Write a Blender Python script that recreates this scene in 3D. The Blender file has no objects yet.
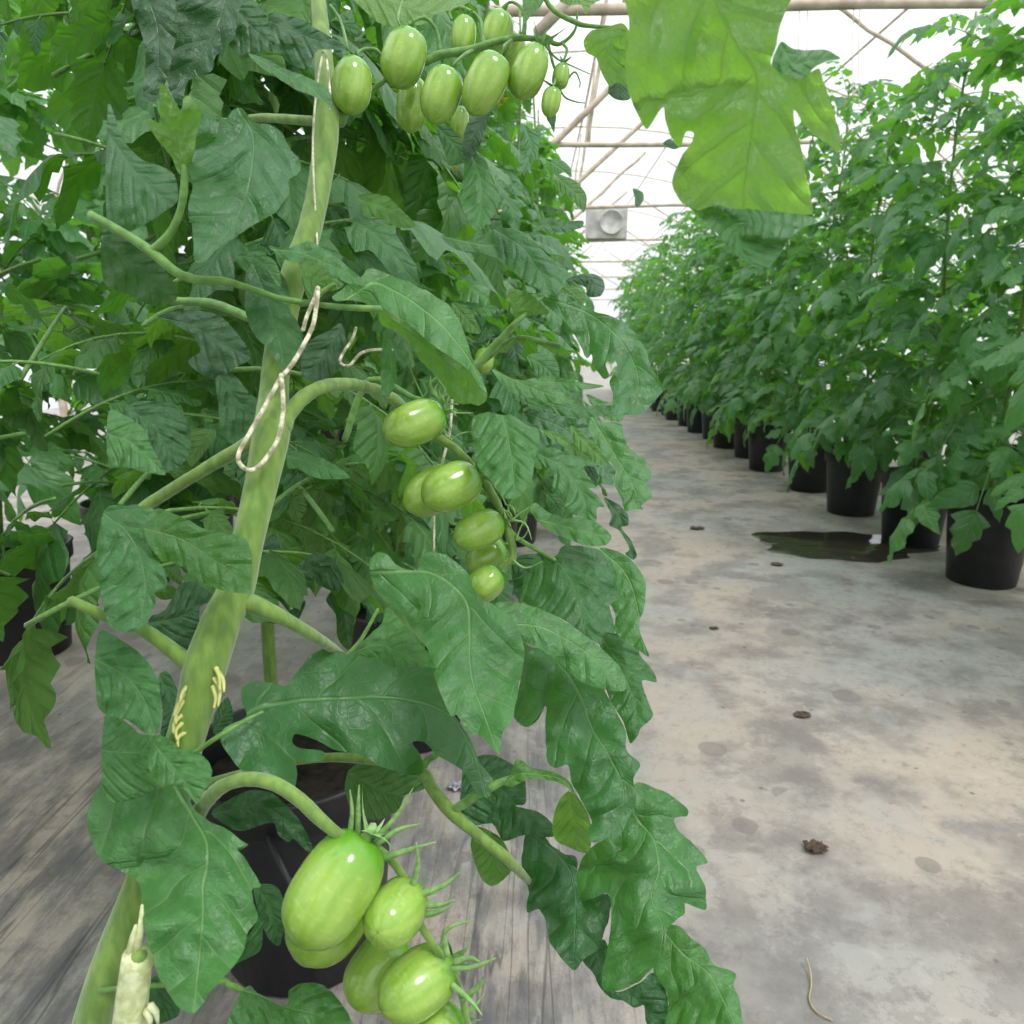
import bpy, bmesh, math, random
from mathutils import Vector, Matrix, noise as mnoise
from mathutils.geometry import delaunay_2d_cdt
S = bpy.context.scene
COL = S.collection
F = 740.0
PITCH = math.radians(12.9); YAW = math.radians(1.78); CAMZ = 0.8

# ---------------------------------------------------------------- camera
cam = bpy.data.cameras.new('camera'); cam.sensor_width = 36; cam.lens = 36*F/1024
cam.clip_start = .02; cam.clip_end = 200
cam.dof.use_dof = True; cam.dof.focus_distance = .5; cam.dof.aperture_fstop = 18
camo = bpy.data.objects.new('camera', cam); COL.objects.link(camo)
camo.location = (0, 0, CAMZ)
camo.rotation_euler = (math.pi/2-PITCH, 0, YAW)
S.camera = camo
R3 = camo.rotation_euler.to_matrix()
RIGHT, UPV, FWD = R3 @ Vector((1, 0, 0)), R3 @ Vector((0, 1, 0)), R3 @ Vector((0, 0, -1))
CP = Vector((0, 0, CAMZ))
def P(px, py, d):
    return CP + FWD*d + RIGHT*((px-512)/F*d) + UPV*((512-py)/F*d)
def proj(w):
    v = w-CP; d = v.dot(FWD)
    if d < .01: return (-9999, -9999, d)
    return (512+v.dot(RIGHT)/d*F, 512-v.dot(UPV)/d*F, d)

# ---------------------------------------------------------------- materials
def newmat(name):
    m = bpy.data.materials.new(name); m.use_nodes = True
    nt = m.node_tree; nt.nodes.clear()
    return m, nt, nt.nodes, nt.links
class NB:
    def __init__(s, nt): s.nt = nt; s.n = nt.nodes; s.l = nt.links
    def node(s, t, **kw):
        n = s.n.new(t)
        for k, v in kw.items(): setattr(n, k, v)
        return n
    def put(s, sock, v):
        if isinstance(v, bpy.types.NodeSocket): s.l.new(v, sock)
        else: sock.default_value = v
    def math(s, op, a, b=0.0, c=0.0, clamp=False):
        n = s.node('ShaderNodeMath', operation=op, use_clamp=clamp)
        s.put(n.inputs[0], a); s.put(n.inputs[1], b); s.put(n.inputs[2], c)
        return n.outputs[0]
    def mix(s, f, a, b, mode='MIX'):
        n = s.node('ShaderNodeMix', data_type='RGBA', blend_type=mode)
        s.put(n.inputs[0], f); s.put(n.inputs[6], a); s.put(n.inputs[7], b)
        return n.outputs[2]
    def noise(s, vec, scale, detail=3, rough=.5, out=0):
        n = s.node('ShaderNodeTexNoise')
        if vec is not None: s.put(n.inputs['Vector'], vec)
        n.inputs['Scale'].default_value = scale; n.inputs['Detail'].default_value = detail; n.inputs['Roughness'].default_value = rough
        return n.outputs[out]
    def ss(s, x, a, b):
        n = s.node('ShaderNodeMapRange', interpolation_type='SMOOTHSTEP')
        s.put(n.inputs[0], x); n.inputs[1].default_value = a; n.inputs[2].default_value = b
        n.inputs[3].default_value = 0; n.inputs[4].default_value = 1
        return n.outputs[0]
def rgb(r, g, b):
    f = lambda c: ((c/255)/12.92 if c/255 <= .04045 else ((c/255+.055)/1.055)**2.4)
    return (f(r), f(g), f(b), 1)

def leaf_material(name, top, under, vein, trans, transl=.32, near=True):
    m, nt, N, L = newmat(name); b = NB(nt)
    uv = b.node('ShaderNodeUVMap').outputs[0]
    geo = b.node('ShaderNodeNewGeometry')
    oi = b.node('ShaderNodeObjectInfo')
    sep = b.node('ShaderNodeSeparateXYZ')
    nz = b.noise(uv, 5, 2)
    if near:
        d = b.math('MULTIPLY', b.math('SUBTRACT', nz, .5), .055)
        L.new(uv, sep.inputs[0])
        u = b.math('ADD', sep.outputs[0], d); v = b.math('ADD', sep.outputs[1], b.math('MULTIPLY', d, .25))
    else:
        L.new(uv, sep.inputs[0]); u, v = sep.outputs[0], sep.outputs[1]
    av = b.math('ABSOLUTE', v)
    sg = b.math('MULTIPLY', b.math('SIGN', v), .22)
    sfreq = 5.2
    s_ = b.math('MULTIPLY', b.math('SUBTRACT', u, b.math('MULTIPLY', b.math('POWER', av, 1.0), 1.0)), sfreq)
    s_ = b.math('ADD', s_, sg)
    fr = b.math('ABSOLUTE', b.math('SUBTRACT', b.math('FRACT', b.math('ADD', s_, 20.0)), .5))   # 0 on the vein
    sec = b.math('SUBTRACT', 1.0, b.ss(fr, .0, .06))
    sec = b.math('MULTIPLY', sec, b.math('SUBTRACT', 1.0, b.ss(av, .12, .42)))
    mw = b.math('SUBTRACT', .013, b.math('MULTIPLY', u, .009))
    midr = b.math('SUBTRACT', 1.0, b.ss(b.math('DIVIDE', av, mw), .15, 1.0))
    veins = b.math('MAXIMUM', b.math('MULTIPLY', midr, 1.0), b.math('MULTIPLY', sec, .62))
    if near:
        vo = b.node('ShaderNodeTexVoronoi', feature='DISTANCE_TO_EDGE'); L.new(uv, vo.inputs['Vector']); vo.inputs['Scale'].default_value = 26
        ter = b.math('SUBTRACT', 1.0, b.ss(vo.outputs[0], .0, .09))
        veins = b.math('MAXIMUM', veins, b.math('MULTIPLY', ter, .15))
    blot = b.noise(uv, 9, 3)
    base = b.mix(b.ss(blot, .3, .75), top, tuple([c*.72 for c in top[:3]])+(1,))
    base = b.mix(veins, base, vein)
    und = b.mix(b.math('MULTIPLY', veins, .6), under, tuple([min(1, c*1.45) for c in under[:3]])+(1,))
    colr = b.mix(geo.outputs['Backfacing'], base, und)
    hsv = b.node('ShaderNodeHueSaturation')
    hsv.inputs['Hue'].default_value = .5
    L.new(b.math('ADD', b.math('MULTIPLY', oi.outputs['Random'], -.025), .512), hsv.inputs['Hue'])
    L.new(b.math('ADD', b.math('MULTIPLY', oi.outputs['Random'], .42), .52), hsv.inputs['Value'])
    L.new(colr, hsv.inputs['Color'])
    # relief: veins sunk on the upper side, panels between them raised
    panel = b.math('MULTIPLY', b.math('MINIMUM', b.math('MULTIPLY', fr, 4.0), 1.0), b.ss(av, .0, .08))
    fine = b.noise(uv, 38, 3)
    h = b.math('ADD', b.math('MULTIPLY', panel, .8), b.math('MULTIPLY', fine, .45))
    h = b.math('SUBTRACT', h, b.math('MULTIPLY', veins, .45))
    bump = b.node('ShaderNodeBump'); bump.inputs['Strength'].default_value = .55 if near else .4
    bump.inputs['Distance'].default_value = .004; L.new(h, bump.inputs['Height'])
    pr = b.node('ShaderNodeBsdfPrincipled')
    L.new(hsv.outputs[0], pr.inputs['Base Color']); pr.inputs['Roughness'].default_value = .42
    pr.inputs['Specular IOR Level'].default_value = .62
    pr.inputs['Sheen Weight'].default_value = .05; pr.inputs['Sheen Roughness'].default_value = .5
    L.new(bump.outputs[0], pr.inputs['Normal'])
    tr = b.node('ShaderNodeBsdfTranslucent')
    tcol = b.mix(b.math('MULTIPLY', veins, .5), trans, tuple([c*.6 for c in trans[:3]])+(1,))
    L.new(tcol, tr.inputs[0]); L.new(bump.outputs[0], tr.inputs['Normal'])
    mx = b.node('ShaderNodeMixShader'); mx.inputs[0].default_value = transl
    L.new(pr.outputs[0], mx.inputs[1]); L.new(tr.outputs[0], mx.inputs[2])
    out = b.node('ShaderNodeOutputMaterial'); L.new(mx.outputs[0], out.inputs[0])
    return m
LEAF = leaf_material('tomato_leaf', rgb(72, 136, 70), rgb(100, 150, 76), rgb(116, 166, 96), rgb(112, 188, 40), .30)
LEAFB = leaf_material('young_leaf', rgb(88, 146, 70), rgb(106, 152, 74), rgb(136, 178, 100), rgb(124, 190, 44), .40)  # lighter leaf copy, the look of well lit blades put into its colour
LEAFT = leaf_material('thin_backlit_leaf', rgb(84, 144, 80), rgb(120, 166, 80), rgb(136, 184, 92), rgb(168, 222, 84), .60)
LEAFD = leaf_material('deep_leaf', rgb(50, 106, 54), rgb(70, 120, 58), rgb(76, 128, 70), rgb(80, 160, 30), .22)  # darker leaf copy, shade inside the foliage put into its colour
LEAFF = leaf_material('row_leaf', rgb(82, 144, 82), rgb(112, 164, 88), rgb(124, 172, 112), rgb(130, 205, 60), .36, near=False)

def simple(name, col, rough=.6, bump=0, scale=60, col2=None, stretch=None, spec=.4, metal=0, detail=4):
    m, nt, N, L = newmat(name); b = NB(nt)
    tc = b.node('ShaderNodeTexCoord').outputs['Object']
    if stretch:
        mp = b.node('ShaderNodeMapping'); L.new(tc, mp.inputs[0]); mp.inputs['Scale'].default_value = stretch; tc = mp.outputs[0]
    nz = b.noise(tc, scale, detail)
    c = b.mix(b.ss(nz, .3, .7), col, col2 or tuple([x*.75 for x in col[:3]])+(1,))
    pr = b.node('ShaderNodeBsdfPrincipled'); L.new(c, pr.inputs['Base Color']); pr.inputs['Roughness'].default_value = rough
    pr.inputs['Specular IOR Level'].default_value = spec; pr.inputs['Metallic'].default_value = metal
    if bump:
        bp = b.node('ShaderNodeBump'); bp.inputs['Strength'].default_value = .5; bp.inputs['Distance'].default_value = bump
        L.new(nz, bp.inputs['Height']); L.new(bp.outputs[0], pr.inputs['Normal'])
    out = b.node('ShaderNodeOutputMaterial'); L.new(pr.outputs[0], out.inputs[0])
    return m
STEM = simple('stem_skin', rgb(118, 148, 62), .65, .0012, 220, rgb(88, 122, 46), (1, 1, .25))
STEM.node_tree.nodes['Principled BSDF'].inputs['Sheen Weight'].default_value = .35
STALK = simple('stalk_skin', rgb(104, 148, 64), .6, .0005, 200, rgb(76, 118, 46))
STALK.node_tree.nodes['Principled BSDF'].inputs['Sheen Weight'].default_value = .3
HAIRY = simple('sepal_skin', rgb(146, 180, 116), .8, .0003, 300, rgb(112, 152, 82))
ROOT = simple('rootlet_skin', rgb(196, 200, 120), .6, .0003, 200)
TWINE = simple('white_twine', rgb(226, 222, 196), .8, .0006, 500, rgb(180, 174, 146))
POT = simple('black_plastic', rgb(26, 27, 30), .42, .0004, 30, rgb(36, 37, 41), spec=.5)
SOIL = simple('potting_soil', rgb(50, 40, 33), .95, .01, 70, rgb(20, 16, 14))
WOOD = simple('weathered_pole', rgb(206, 192, 172), .75, .002, 12, rgb(168, 152, 134), (1, 1, 1))  # wood paled, backlit overexposed look put into the colour
CUT = simple('cut_stem_flesh', rgb(214, 218, 178), .7, .0006, 260, rgb(176, 186, 128))
DRY = simple('dry_leaf', rgb(52, 38, 30), .85, .001, 120, rgb(92, 76, 60))
STRAW = simple('dry_root', rgb(178, 160, 128), .8, .0003, 120)
SCRAP = simple('grey_foil', rgb(190, 190, 200), .35, .003, 90, rgb(110, 110, 122))
CONC = simple('grey_concrete', rgb(196, 194, 188), .85, .003, 8, rgb(160, 158, 152))  # grey lightened, overexposure at the far end put into the colour
PETAL = simple('yellow_petal', rgb(236, 206, 50), .6, .0003, 80)

def tomato_material():
    m, nt, N, L = newmat('green_tomato_skin'); b = NB(nt)
    uv = b.node('ShaderNodeUVMap').outputs[0]
    sep = b.node('ShaderNodeSeparateXYZ'); L.new(uv, sep.inputs[0])
    mp = b.node('ShaderNodeMapping'); L.new(uv, mp.inputs[0]); mp.inputs['Scale'].default_value = (9, .9, 1)
    st = b.noise(mp.outputs[0], 1.6, 3)
    mott = b.noise(uv, 22, 3)
    body = b.mix(b.ss(st, .35, .68), rgb(148, 180, 80), rgb(126, 164, 60))
    body = b.mix(b.math('MULTIPLY', b.ss(mott, .5, .8), .35), body, rgb(184, 206, 116))
    t = b.math('ADD', sep.outputs[1], b.math('MULTIPLY', b.math('SUBTRACT', st, .5), .28))
    c = b.mix(b.ss(t, .44, .02), body, rgb(84, 146, 24))
    c = b.mix(b.ss(sep.outputs[1], .997, 1.0), c, rgb(124, 128, 66))
    pr = b.node('ShaderNodeBsdfPrincipled'); L.new(c, pr.inputs['Base Color'])
    pr.inputs['Roughness'].default_value = .17; pr.inputs['Specular IOR Level'].default_value = .5
    pr.inputs['Subsurface Weight'].default_value = .18; pr.inputs['Subsurface Radius'].default_value = (.004, .006, .002)
    pr.inputs['Coat Weight'].default_value = .2; pr.inputs['Coat Roughness'].default_value = .12
    out = b.node('ShaderNodeOutputMaterial'); L.new(pr.outputs[0], out.inputs[0])
    return m
TOM = tomato_material()

def floor_material():
    m, nt, N, L = newmat('stained_floor_sheet'); b = NB(nt)
    tc = b.node('ShaderNodeTexCoord').outputs['Object']
    big = b.noise(tc, 1.3, 5, .6); med = b.noise(tc, 5, 6, .62); fine = b.noise(tc, 30, 8, .72)
    mp = b.node('ShaderNodeMapping'); L.new(tc, mp.inputs[0]); mp.inputs['Scale'].default_value = (9, 2.2, 1); mp.inputs['Rotation'].default_value = (0, 0, .12)
    streak = b.noise(mp.outputs[0], 2.4, 8, .72)
    c = b.mix(b.ss(big, .35, .65), rgb(168, 155, 143), rgb(150, 150, 146))
    c = b.mix(b.math('MULTIPLY', b.ss(med, .45, .62), .75), c, rgb(116, 110, 106))
    c = b.mix(b.math('MULTIPLY', b.ss(fine, .52, .72), .4), c, rgb(186, 177, 165))
    c = b.mix(b.math('MULTIPLY', b.ss(fine, .47, .30), .6), c, rgb(112, 106, 102))
    # darker, streaky strip under the left row
    sx = b.node('ShaderNodeSeparateXYZ'); L.new(tc, sx.inputs[0])
    left = b.math('MULTIPLY', b.ss(sx.outputs[0], .28, .0), b.ss(sx.outputs[1], 2.2, 1.0))
    c = b.mix(b.math('MULTIPLY', left, b.math('MULTIPLY', b.ss(streak, .40, .62), .7)), c, rgb(78, 80, 86))
    mp3 = b.node('ShaderNodeMapping'); L.new(tc, mp3.inputs[0]); mp3.inputs['Scale'].default_value = (16, .7, 1); mp3.inputs['Rotation'].default_value = (0, 0, -.10)
    ln3 = b.noise(mp3.outputs[0], 1.5, 2, .4)
    crease = b.math('MULTIPLY', left, b.math('SUBTRACT', 1.0, b.ss(b.math('ABSOLUTE', b.math('SUBTRACT', ln3, .52)), .002, .012)))
    c = b.mix(b.math('MULTIPLY', crease, .55), c, rgb(46, 46, 50))
    dis = b.noise(tc, 3.1, 8, .7, out=1)
    edge = b.noise(b.mix(.25, tc, dis), 4.2, 9, .68)
    c = b.mix(b.math('MULTIPLY', b.ss(edge, .545, .575), .32), c, rgb(104, 100, 98))
    c = b.mix(b.math('MULTIPLY', b.ss(edge, .43, .40), .22), c, rgb(150, 156, 158))
    scr = b.math('SUBTRACT', 1.0, b.ss(b.math('ABSOLUTE', b.math('SUBTRACT', b.noise(tc, 9, 5, .6), .5)), .0, .012))
    c = b.mix(b.math('MULTIPLY', scr, .22), c, rgb(96, 92, 88))
    # round drip spots
    vo = b.node('ShaderNodeTexVoronoi'); L.new(tc, vo.inputs['Vector']); vo.inputs['Scale'].default_value = 11; vo.inputs['Randomness'].default_value = 1
    wn = b.node('ShaderNodeSeparateColor'); L.new(vo.outputs['Color'], wn.inputs[0])
    rad = b.math('MULTIPLY', b.math('POWER', wn.outputs[0], 3.0), .34)
    spot = b.math('MULTIPLY', b.ss(b.math('SUBTRACT', b.math('ADD', vo.outputs['Distance'], b.math('MULTIPLY', fine, .10)), rad), .08, .04), .55)
    c = b.mix(spot, c, rgb(110, 104, 100))
    vo2 = b.node('ShaderNodeTexVoronoi'); L.new(tc, vo2.inputs['Vector']); vo2.inputs['Scale'].default_value = 26
    sp2 = b.math('MULTIPLY', b.ss(vo2.outputs['Distance'], .16, .08), .6)
    wn2 = b.node('ShaderNodeSeparateColor'); L.new(vo2.outputs['Color'], wn2.inputs[0])
    sp2 = b.math('MULTIPLY', sp2, b.ss(wn2.outputs[1], .75, .85))
    c = b.mix(sp2, c, rgb(78, 72, 68))
    wav = b.noise(tc, 2.4, 3)
    h = b.math('ADD', b.math('MULTIPLY', wav, 1.0), b.math('MULTIPLY', fine, .12))
    h = b.math('ADD', h, b.math('MULTIPLY', b.math('MULTIPLY', left, streak), .5))
    bp = b.node('ShaderNodeBump'); bp.inputs['Strength'].default_value = .6; bp.inputs['Distance'].default_value = .02; L.new(h, bp.inputs['Height'])
    pr = b.node('ShaderNodeBsdfPrincipled'); L.new(c, pr.inputs['Base Color'])
    L.new(b.math('ADD', b.math('MULTIPLY', b.ss(med, .45, .7), -.2), .72), pr.inputs['Roughness'])
    pr.inputs['Specular IOR Level'].default_value = .35; L.new(bp.outputs[0], pr.inputs['Normal'])
    out = b.node('ShaderNodeOutputMaterial'); L.new(pr.outputs[0], out.inputs[0])
    return m
FLOOR = floor_material()
def film_material():
    m, nt, N, L = newmat('greenhouse_film'); b = NB(nt)
    t = b.node('ShaderNodeBsdfTransparent'); t.inputs[0].default_value = (.98, .99, 1, 1)
    d = b.node('ShaderNodeBsdfTranslucent'); d.inputs[0].default_value = (.95, .97, 1, 1)
    mx = b.node('ShaderNodeMixShader'); mx.inputs[0].default_value = .15
    L.new(t.outputs[0], mx.inputs[1]); L.new(d.outputs[0], mx.inputs[2])
    out = b.node('ShaderNodeOutputMaterial'); L.new(mx.outputs[0], out.inputs[0])
    return m
FILM = film_material()
def water_material():
    m, nt, N, L = newmat('shallow_dirty_water'); b = NB(nt)
    tc = b.node('ShaderNodeTexCoord').outputs['Object']
    pr = b.node('ShaderNodeBsdfPrincipled')
    L.new(b.mix(b.noise(tc, 8, 3), rgb(44, 42, 34), rgb(66, 62, 52)), pr.inputs['Base Color'])
    pr.inputs['Roughness'].default_value = .12; pr.inputs['Specular IOR Level'].default_value = .3
    out = b.node('ShaderNodeOutputMaterial'); L.new(pr.outputs[0], out.inputs[0])
    return m
WATER = water_material()

# ---------------------------------------------------------------- helpers
def tag(o, label=None, cat=None, group=None, kind=None):
    if label: o['label'] = label
    if cat: o['category'] = cat
    if group: o['group'] = group
    if kind: o['kind'] = kind
    return o
def empty(name, loc, label, cat, group=None, rz=0):
    o = bpy.data.objects.new(name, None); COL.objects.link(o); o.location = loc; o.rotation_euler.z = rz
    o.empty_display_size = .05
    return tag(o, label, cat, group)
def link(name, me, mats, parent=None, loc=None):
    """mesh data in world space (or local to loc); keeps world place when parented to an unrotated empty"""
    o = bpy.data.objects.new(name, me); COL.objects.link(o)
    if mats and not me.materials:
        for m in (mats if isinstance(mats, (list, tuple)) else [mats]): me.materials.append(m)
    if parent:
        o.parent = parent
        w = Vector((0, 0, 0)); p = parent
        while p: w += Vector(p.location); p = p.parent
        o.location = (Vector(loc) if loc else Vector((0, 0, 0))) - w
    elif loc: o.location = loc
    return o
def mesh_of(vs, fs, uvs=None, mi=None, smooth=True):
    me = bpy.data.meshes.new('m'); me.from_pydata([tuple(v) for v in vs], [], fs)
    if uvs:
        ul = me.uv_layers.new(name='UVMap')
        for lp in me.loops: ul.data[lp.index].uv = uvs[lp.vertex_index]
    if mi:
        for p, k in zip(me.polygons, mi): p.material_index = k
    if smooth:
        me.polygons.foreach_set('use_smooth', [True]*len(me.polygons))
    me.update()
    return me
def crom(pts, n=4, closed=False, tens=.5):
    out = []; m = len(pts); rng = range(m if closed else m-1)
    g = lambda i: pts[i % m] if closed else pts[max(0, min(m-1, i))]
    for i in rng:
        p0, p1, p2, p3 = g(i-1), g(i), g(i+1), g(i+2)
        for k in range(n):
            t = k/n; t2 = t*t; t3 = t2*t
            h1 = 2*t3-3*t2+1; h2 = -2*t3+3*t2; h3 = t3-2*t2+t; h4 = t3-t2
            out.append(tuple(h1*b+h2*c+h3*tens*(c-a)+h4*tens*(d-b) for a, b, c, d in zip(p0, p1, p2, p3)))
    if not closed: out.append(tuple(pts[-1]))
    return out
def tube_data(pts, rad, seg=8, vs=None, fs=None, flat=1.0):
    """one swept tube through 3D points"""
    vs = [] if vs is None else vs; fs = [] if fs is None else fs
    pts = [Vector(p) for p in pts]; n = len(pts)
    if not isinstance(rad, (list, tuple)): rad = [rad]*n
    base = len(vs); up = Vector((.13, .27, .95)); prev = None
    for i in range(n):
        t = (pts[min(i+1, n-1)]-pts[max(i-1, 0)]).normalized()
        a = (prev or up); s = a-t*a.dot(t)
        if s.length < 1e-4: s = t.orthogonal()
        s.normalize(); prev = s; q = t.cross(s)
        for k in range(seg):
            an = 2*math.pi*k/seg
            vs.append(pts[i]+(s*math.cos(an)+q*math.sin(an)*flat)*rad[i])
    for i in range(n-1):
        for k in range(seg):
            a = base+i*seg+k; b_ = base+i*seg+(k+1) % seg
            fs.append((a, b_, b_+seg, a+seg))
    for e, nb in ((0, 1), (n-1, n-2)):
        t = (pts[e]-pts[nb]).normalized(); vs.append(pts[e]+t*rad[e]*.6); c = len(vs)-1
        for k in range(seg):
            a, b_ = base+e*seg+k, base+e*seg+(k+1) % seg
            fs.append((b_, a, c) if e == 0 else (a, b_, c))
    return vs, fs
def ptube(name, pts, mat, parent, d=None, n=5, seg=10, lumps=0, **kw):
    """pts: (px, py, width_px, depth) stations of a stalk seen in the photo, turned into real points"""
    c = crom(pts, n)
    w = [P(a, b_, dd) for a, b_, ww, dd in c]; r = [ww/2/F*dd for a, b_, ww, dd in c]
    if lumps:
        rr = random.Random(int(pts[0][0])); r = [x*(1+rr.uniform(-lumps, lumps)) for x in r]
    vs, fs = tube_data(w, r, seg)
    return link(name, mesh_of(vs, fs), mat, parent)

def inside(poly, x, y):
    c = False; j = len(poly)-1
    for i in range(len(poly)):
        xi, yi = poly[i]; xj, yj = poly[j]
        if (yi > y) != (yj > y) and x < (xj-xi)*(y-yi)/(yj-yi)+xi: c = not c
        j = i
    return c
CR = dict(C1=(128, 0, 4), C2=(384, 0, 4), C3=(640, 0, 4), C4=(128, 256, 4), C5=(384, 256, 4), C6=(640, 256, 4),
          D1=(128, 512, 4), D2=(384, 512, 4), D3=(640, 512, 4), D4=(128, 768, 4), D5=(384, 768, 4),
          E1=(200, 540, 3.4133), E2=(360, 530, 3.4133), E3=(480, 724, 3.4133), E4=(600, 0, 4.096),
          E5=(128, 700, 5.12), E6=(500, 200, 5.12), E7=(128, 400, 5.12), E8=(500, 400, 5.12))
LEAVES = []
def traced(parent, cr, outline, rib, d=.42, d2=None, mat=None, pitch=.6, tilt=0., fold=.0, cup=-.6, flip=False, wave=.035, teeth=.010, label=None, name='leaf'):
    """a leaf blade with the outline the photo shows, bent into a real 3D surface at its own distance"""
    ox, oy, s = CR[cr]
    to = lambda q: (ox+q[0]/s, oy+q[1]/s)
    ol = [to(q) for q in outline]; rb = [to(q) for q in rib]
    ol = crom(ol, 4, True, .42); rb = crom(rb, 6)
    L = sum(math.dist(rb[i], rb[i+1]) for i in range(len(rb)-1))
    rnd = random.Random(int(ol[0][0]*7+ol[0][1]*13))
    # fine teeth along the margin
    cx = sum(p[0] for p in ol)/len(ol); cy = sum(p[1] for p in ol)/len(ol)
    def tooth(x, y):
        w = L*teeth*1.2*mnoise.noise(Vector((x/L*16, y/L*16, 3.3)))/max(1, math.dist((x, y), (cx, cy)))
        return (x+(x-cx)*w, y+(y-cy)*w)
    ol = [tooth(x, y) for x, y in ol]
    x0 = min(p[0] for p in ol); x1 = max(p[0] for p in ol); y0 = min(p[1] for p in ol); y1 = max(p[1] for p in ol)
    st = max(2.6, max(x1-x0, y1-y0)/34)
    pts = []
    y = y0+st/2; k = 0
    while y < y1:
        x = x0+st/2+(st/2 if k % 2 else 0)
        while x < x1:
            if inside(ol, x, y) and min((x-a)**2+(y-b_)**2 for a, b_ in ol) > (st*.42)**2: pts.append((x, y))
            x += st
        y += st*.87; k += 1
    allp = [Vector(p) for p in ol+pts]
    r = delaunay_2d_cdt(allp, [], [list(range(len(ol)))], 1, 1e-5)
    V2, FS = r[0], r[2]
    cum = [0]
    for i in range(len(rb)-1): cum.append(cum[-1]+math.dist(rb[i], rb[i+1]))
    d2 = d if d2 is None else d2; dm = (d+d2)/2; Lm = L/F*dm
    ph = rnd.uniform(0, 6.28); vs = []; uvs = []
    for q in V2:
        best = 1e18
        for i in range(len(rb)-1):
            ax, ay = rb[i]; bx, by = rb[i+1]; vx, vy = bx-ax, by-ay
            t = ((q[0]-ax)*vx+(q[1]-ay)*vy)/(vx*vx+vy*vy+1e-9)
            tc = max(0, min(1, t))
            dx, dy = q[0]-ax-vx*tc, q[1]-ay-vy*tc; dd = dx*dx+dy*dy
            if dd < best:
                best = dd; sgn = 1 if vx*(q[1]-ay)-vy*(q[0]-ax) > 0 else -1
                ln_ = math.hypot(vx, vy); te = t if (i == 0 and t < 0) or (i == len(rb)-2 and t > 1) else tc
                u = (cum[i]+ln_*te)/L; us = (cum[i]+ln_*tc)/L; perp = math.hypot(q[0]-ax-vx*te, q[1]-ay-vy*te)
        v = sgn*perp/L; vd = sgn*math.sqrt(best)/L
        su = us
        nz_ = mnoise.noise(Vector((q[0]/L*5.5, q[1]/L*5.5, ph)))+.5*mnoise.noise(Vector((q[0]/L*13, q[1]/L*13, ph*2)))
        e = Lm*(tilt*vd+fold*abs(vd)-cup*vd*vd+wave*.9*math.sin(us*15+sgn*1.3+ph)*min(1, abs(vd)*6)+wave*1.5*nz_)
        dep = d+(d2-d)*su+e-pitch*(q[1]-(y0+y1)/2)/F*dm
        vs.append(P(q[0], q[1], dep)); uvs.append((u, v))
    me = mesh_of(vs, [tuple(f) for f in FS], uvs)
    s_ = 0
    for p in me.polygons: s_ += p.area*p.normal.dot((CP-p.center).normalized())
    if (s_ < 0) != flip: me.flip_normals()
    o = link(name, me, mat or LEAF, parent)
    if label: o['label'] = label
    return o

# generic compound leaf of a tomato plant, shared by the row plants
def leaflet(vs, fs, uvs, mi, base, dirv, nor, ln, wd, rnd, nu=9, droop=.35, curl=.25, lob=.22):
    side = dirv.cross(nor).normalized(); b0 = len(vs); nv = 4; k1 = rnd.uniform(2.6, 3.6); ph = rnd.random()
    for i in range(nu+1):
        t = i/nu
        w = wd*(math.sin(math.pi*min(1, t**.62))**.8)*(1+lob*(((t*k1+ph) % 1)-.5)*2*(1 if t < .9 else .3)) if 0 < t < 1 else wd*.03
        bend = droop*t*t*ln
        for j in range(nv+1):
            s = (j/nv-.5)*2
            z = -bend-abs(s)*abs(s)*w*curl+.05*ln*math.sin(t*14+s*2+ph*6)*abs(s)
            vs.append(base+dirv*(t*ln-abs(s)*w*.22*(1-t))+side*(s*w)+nor*z); uvs.append((t, s*w/ln))
    for i in range(nu):
        for j in range(nv):
            a = b0+i*(nv+1)+j; fs.append((a, a+1, a+nv+2, a+nv+1)); mi.append(0)
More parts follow.
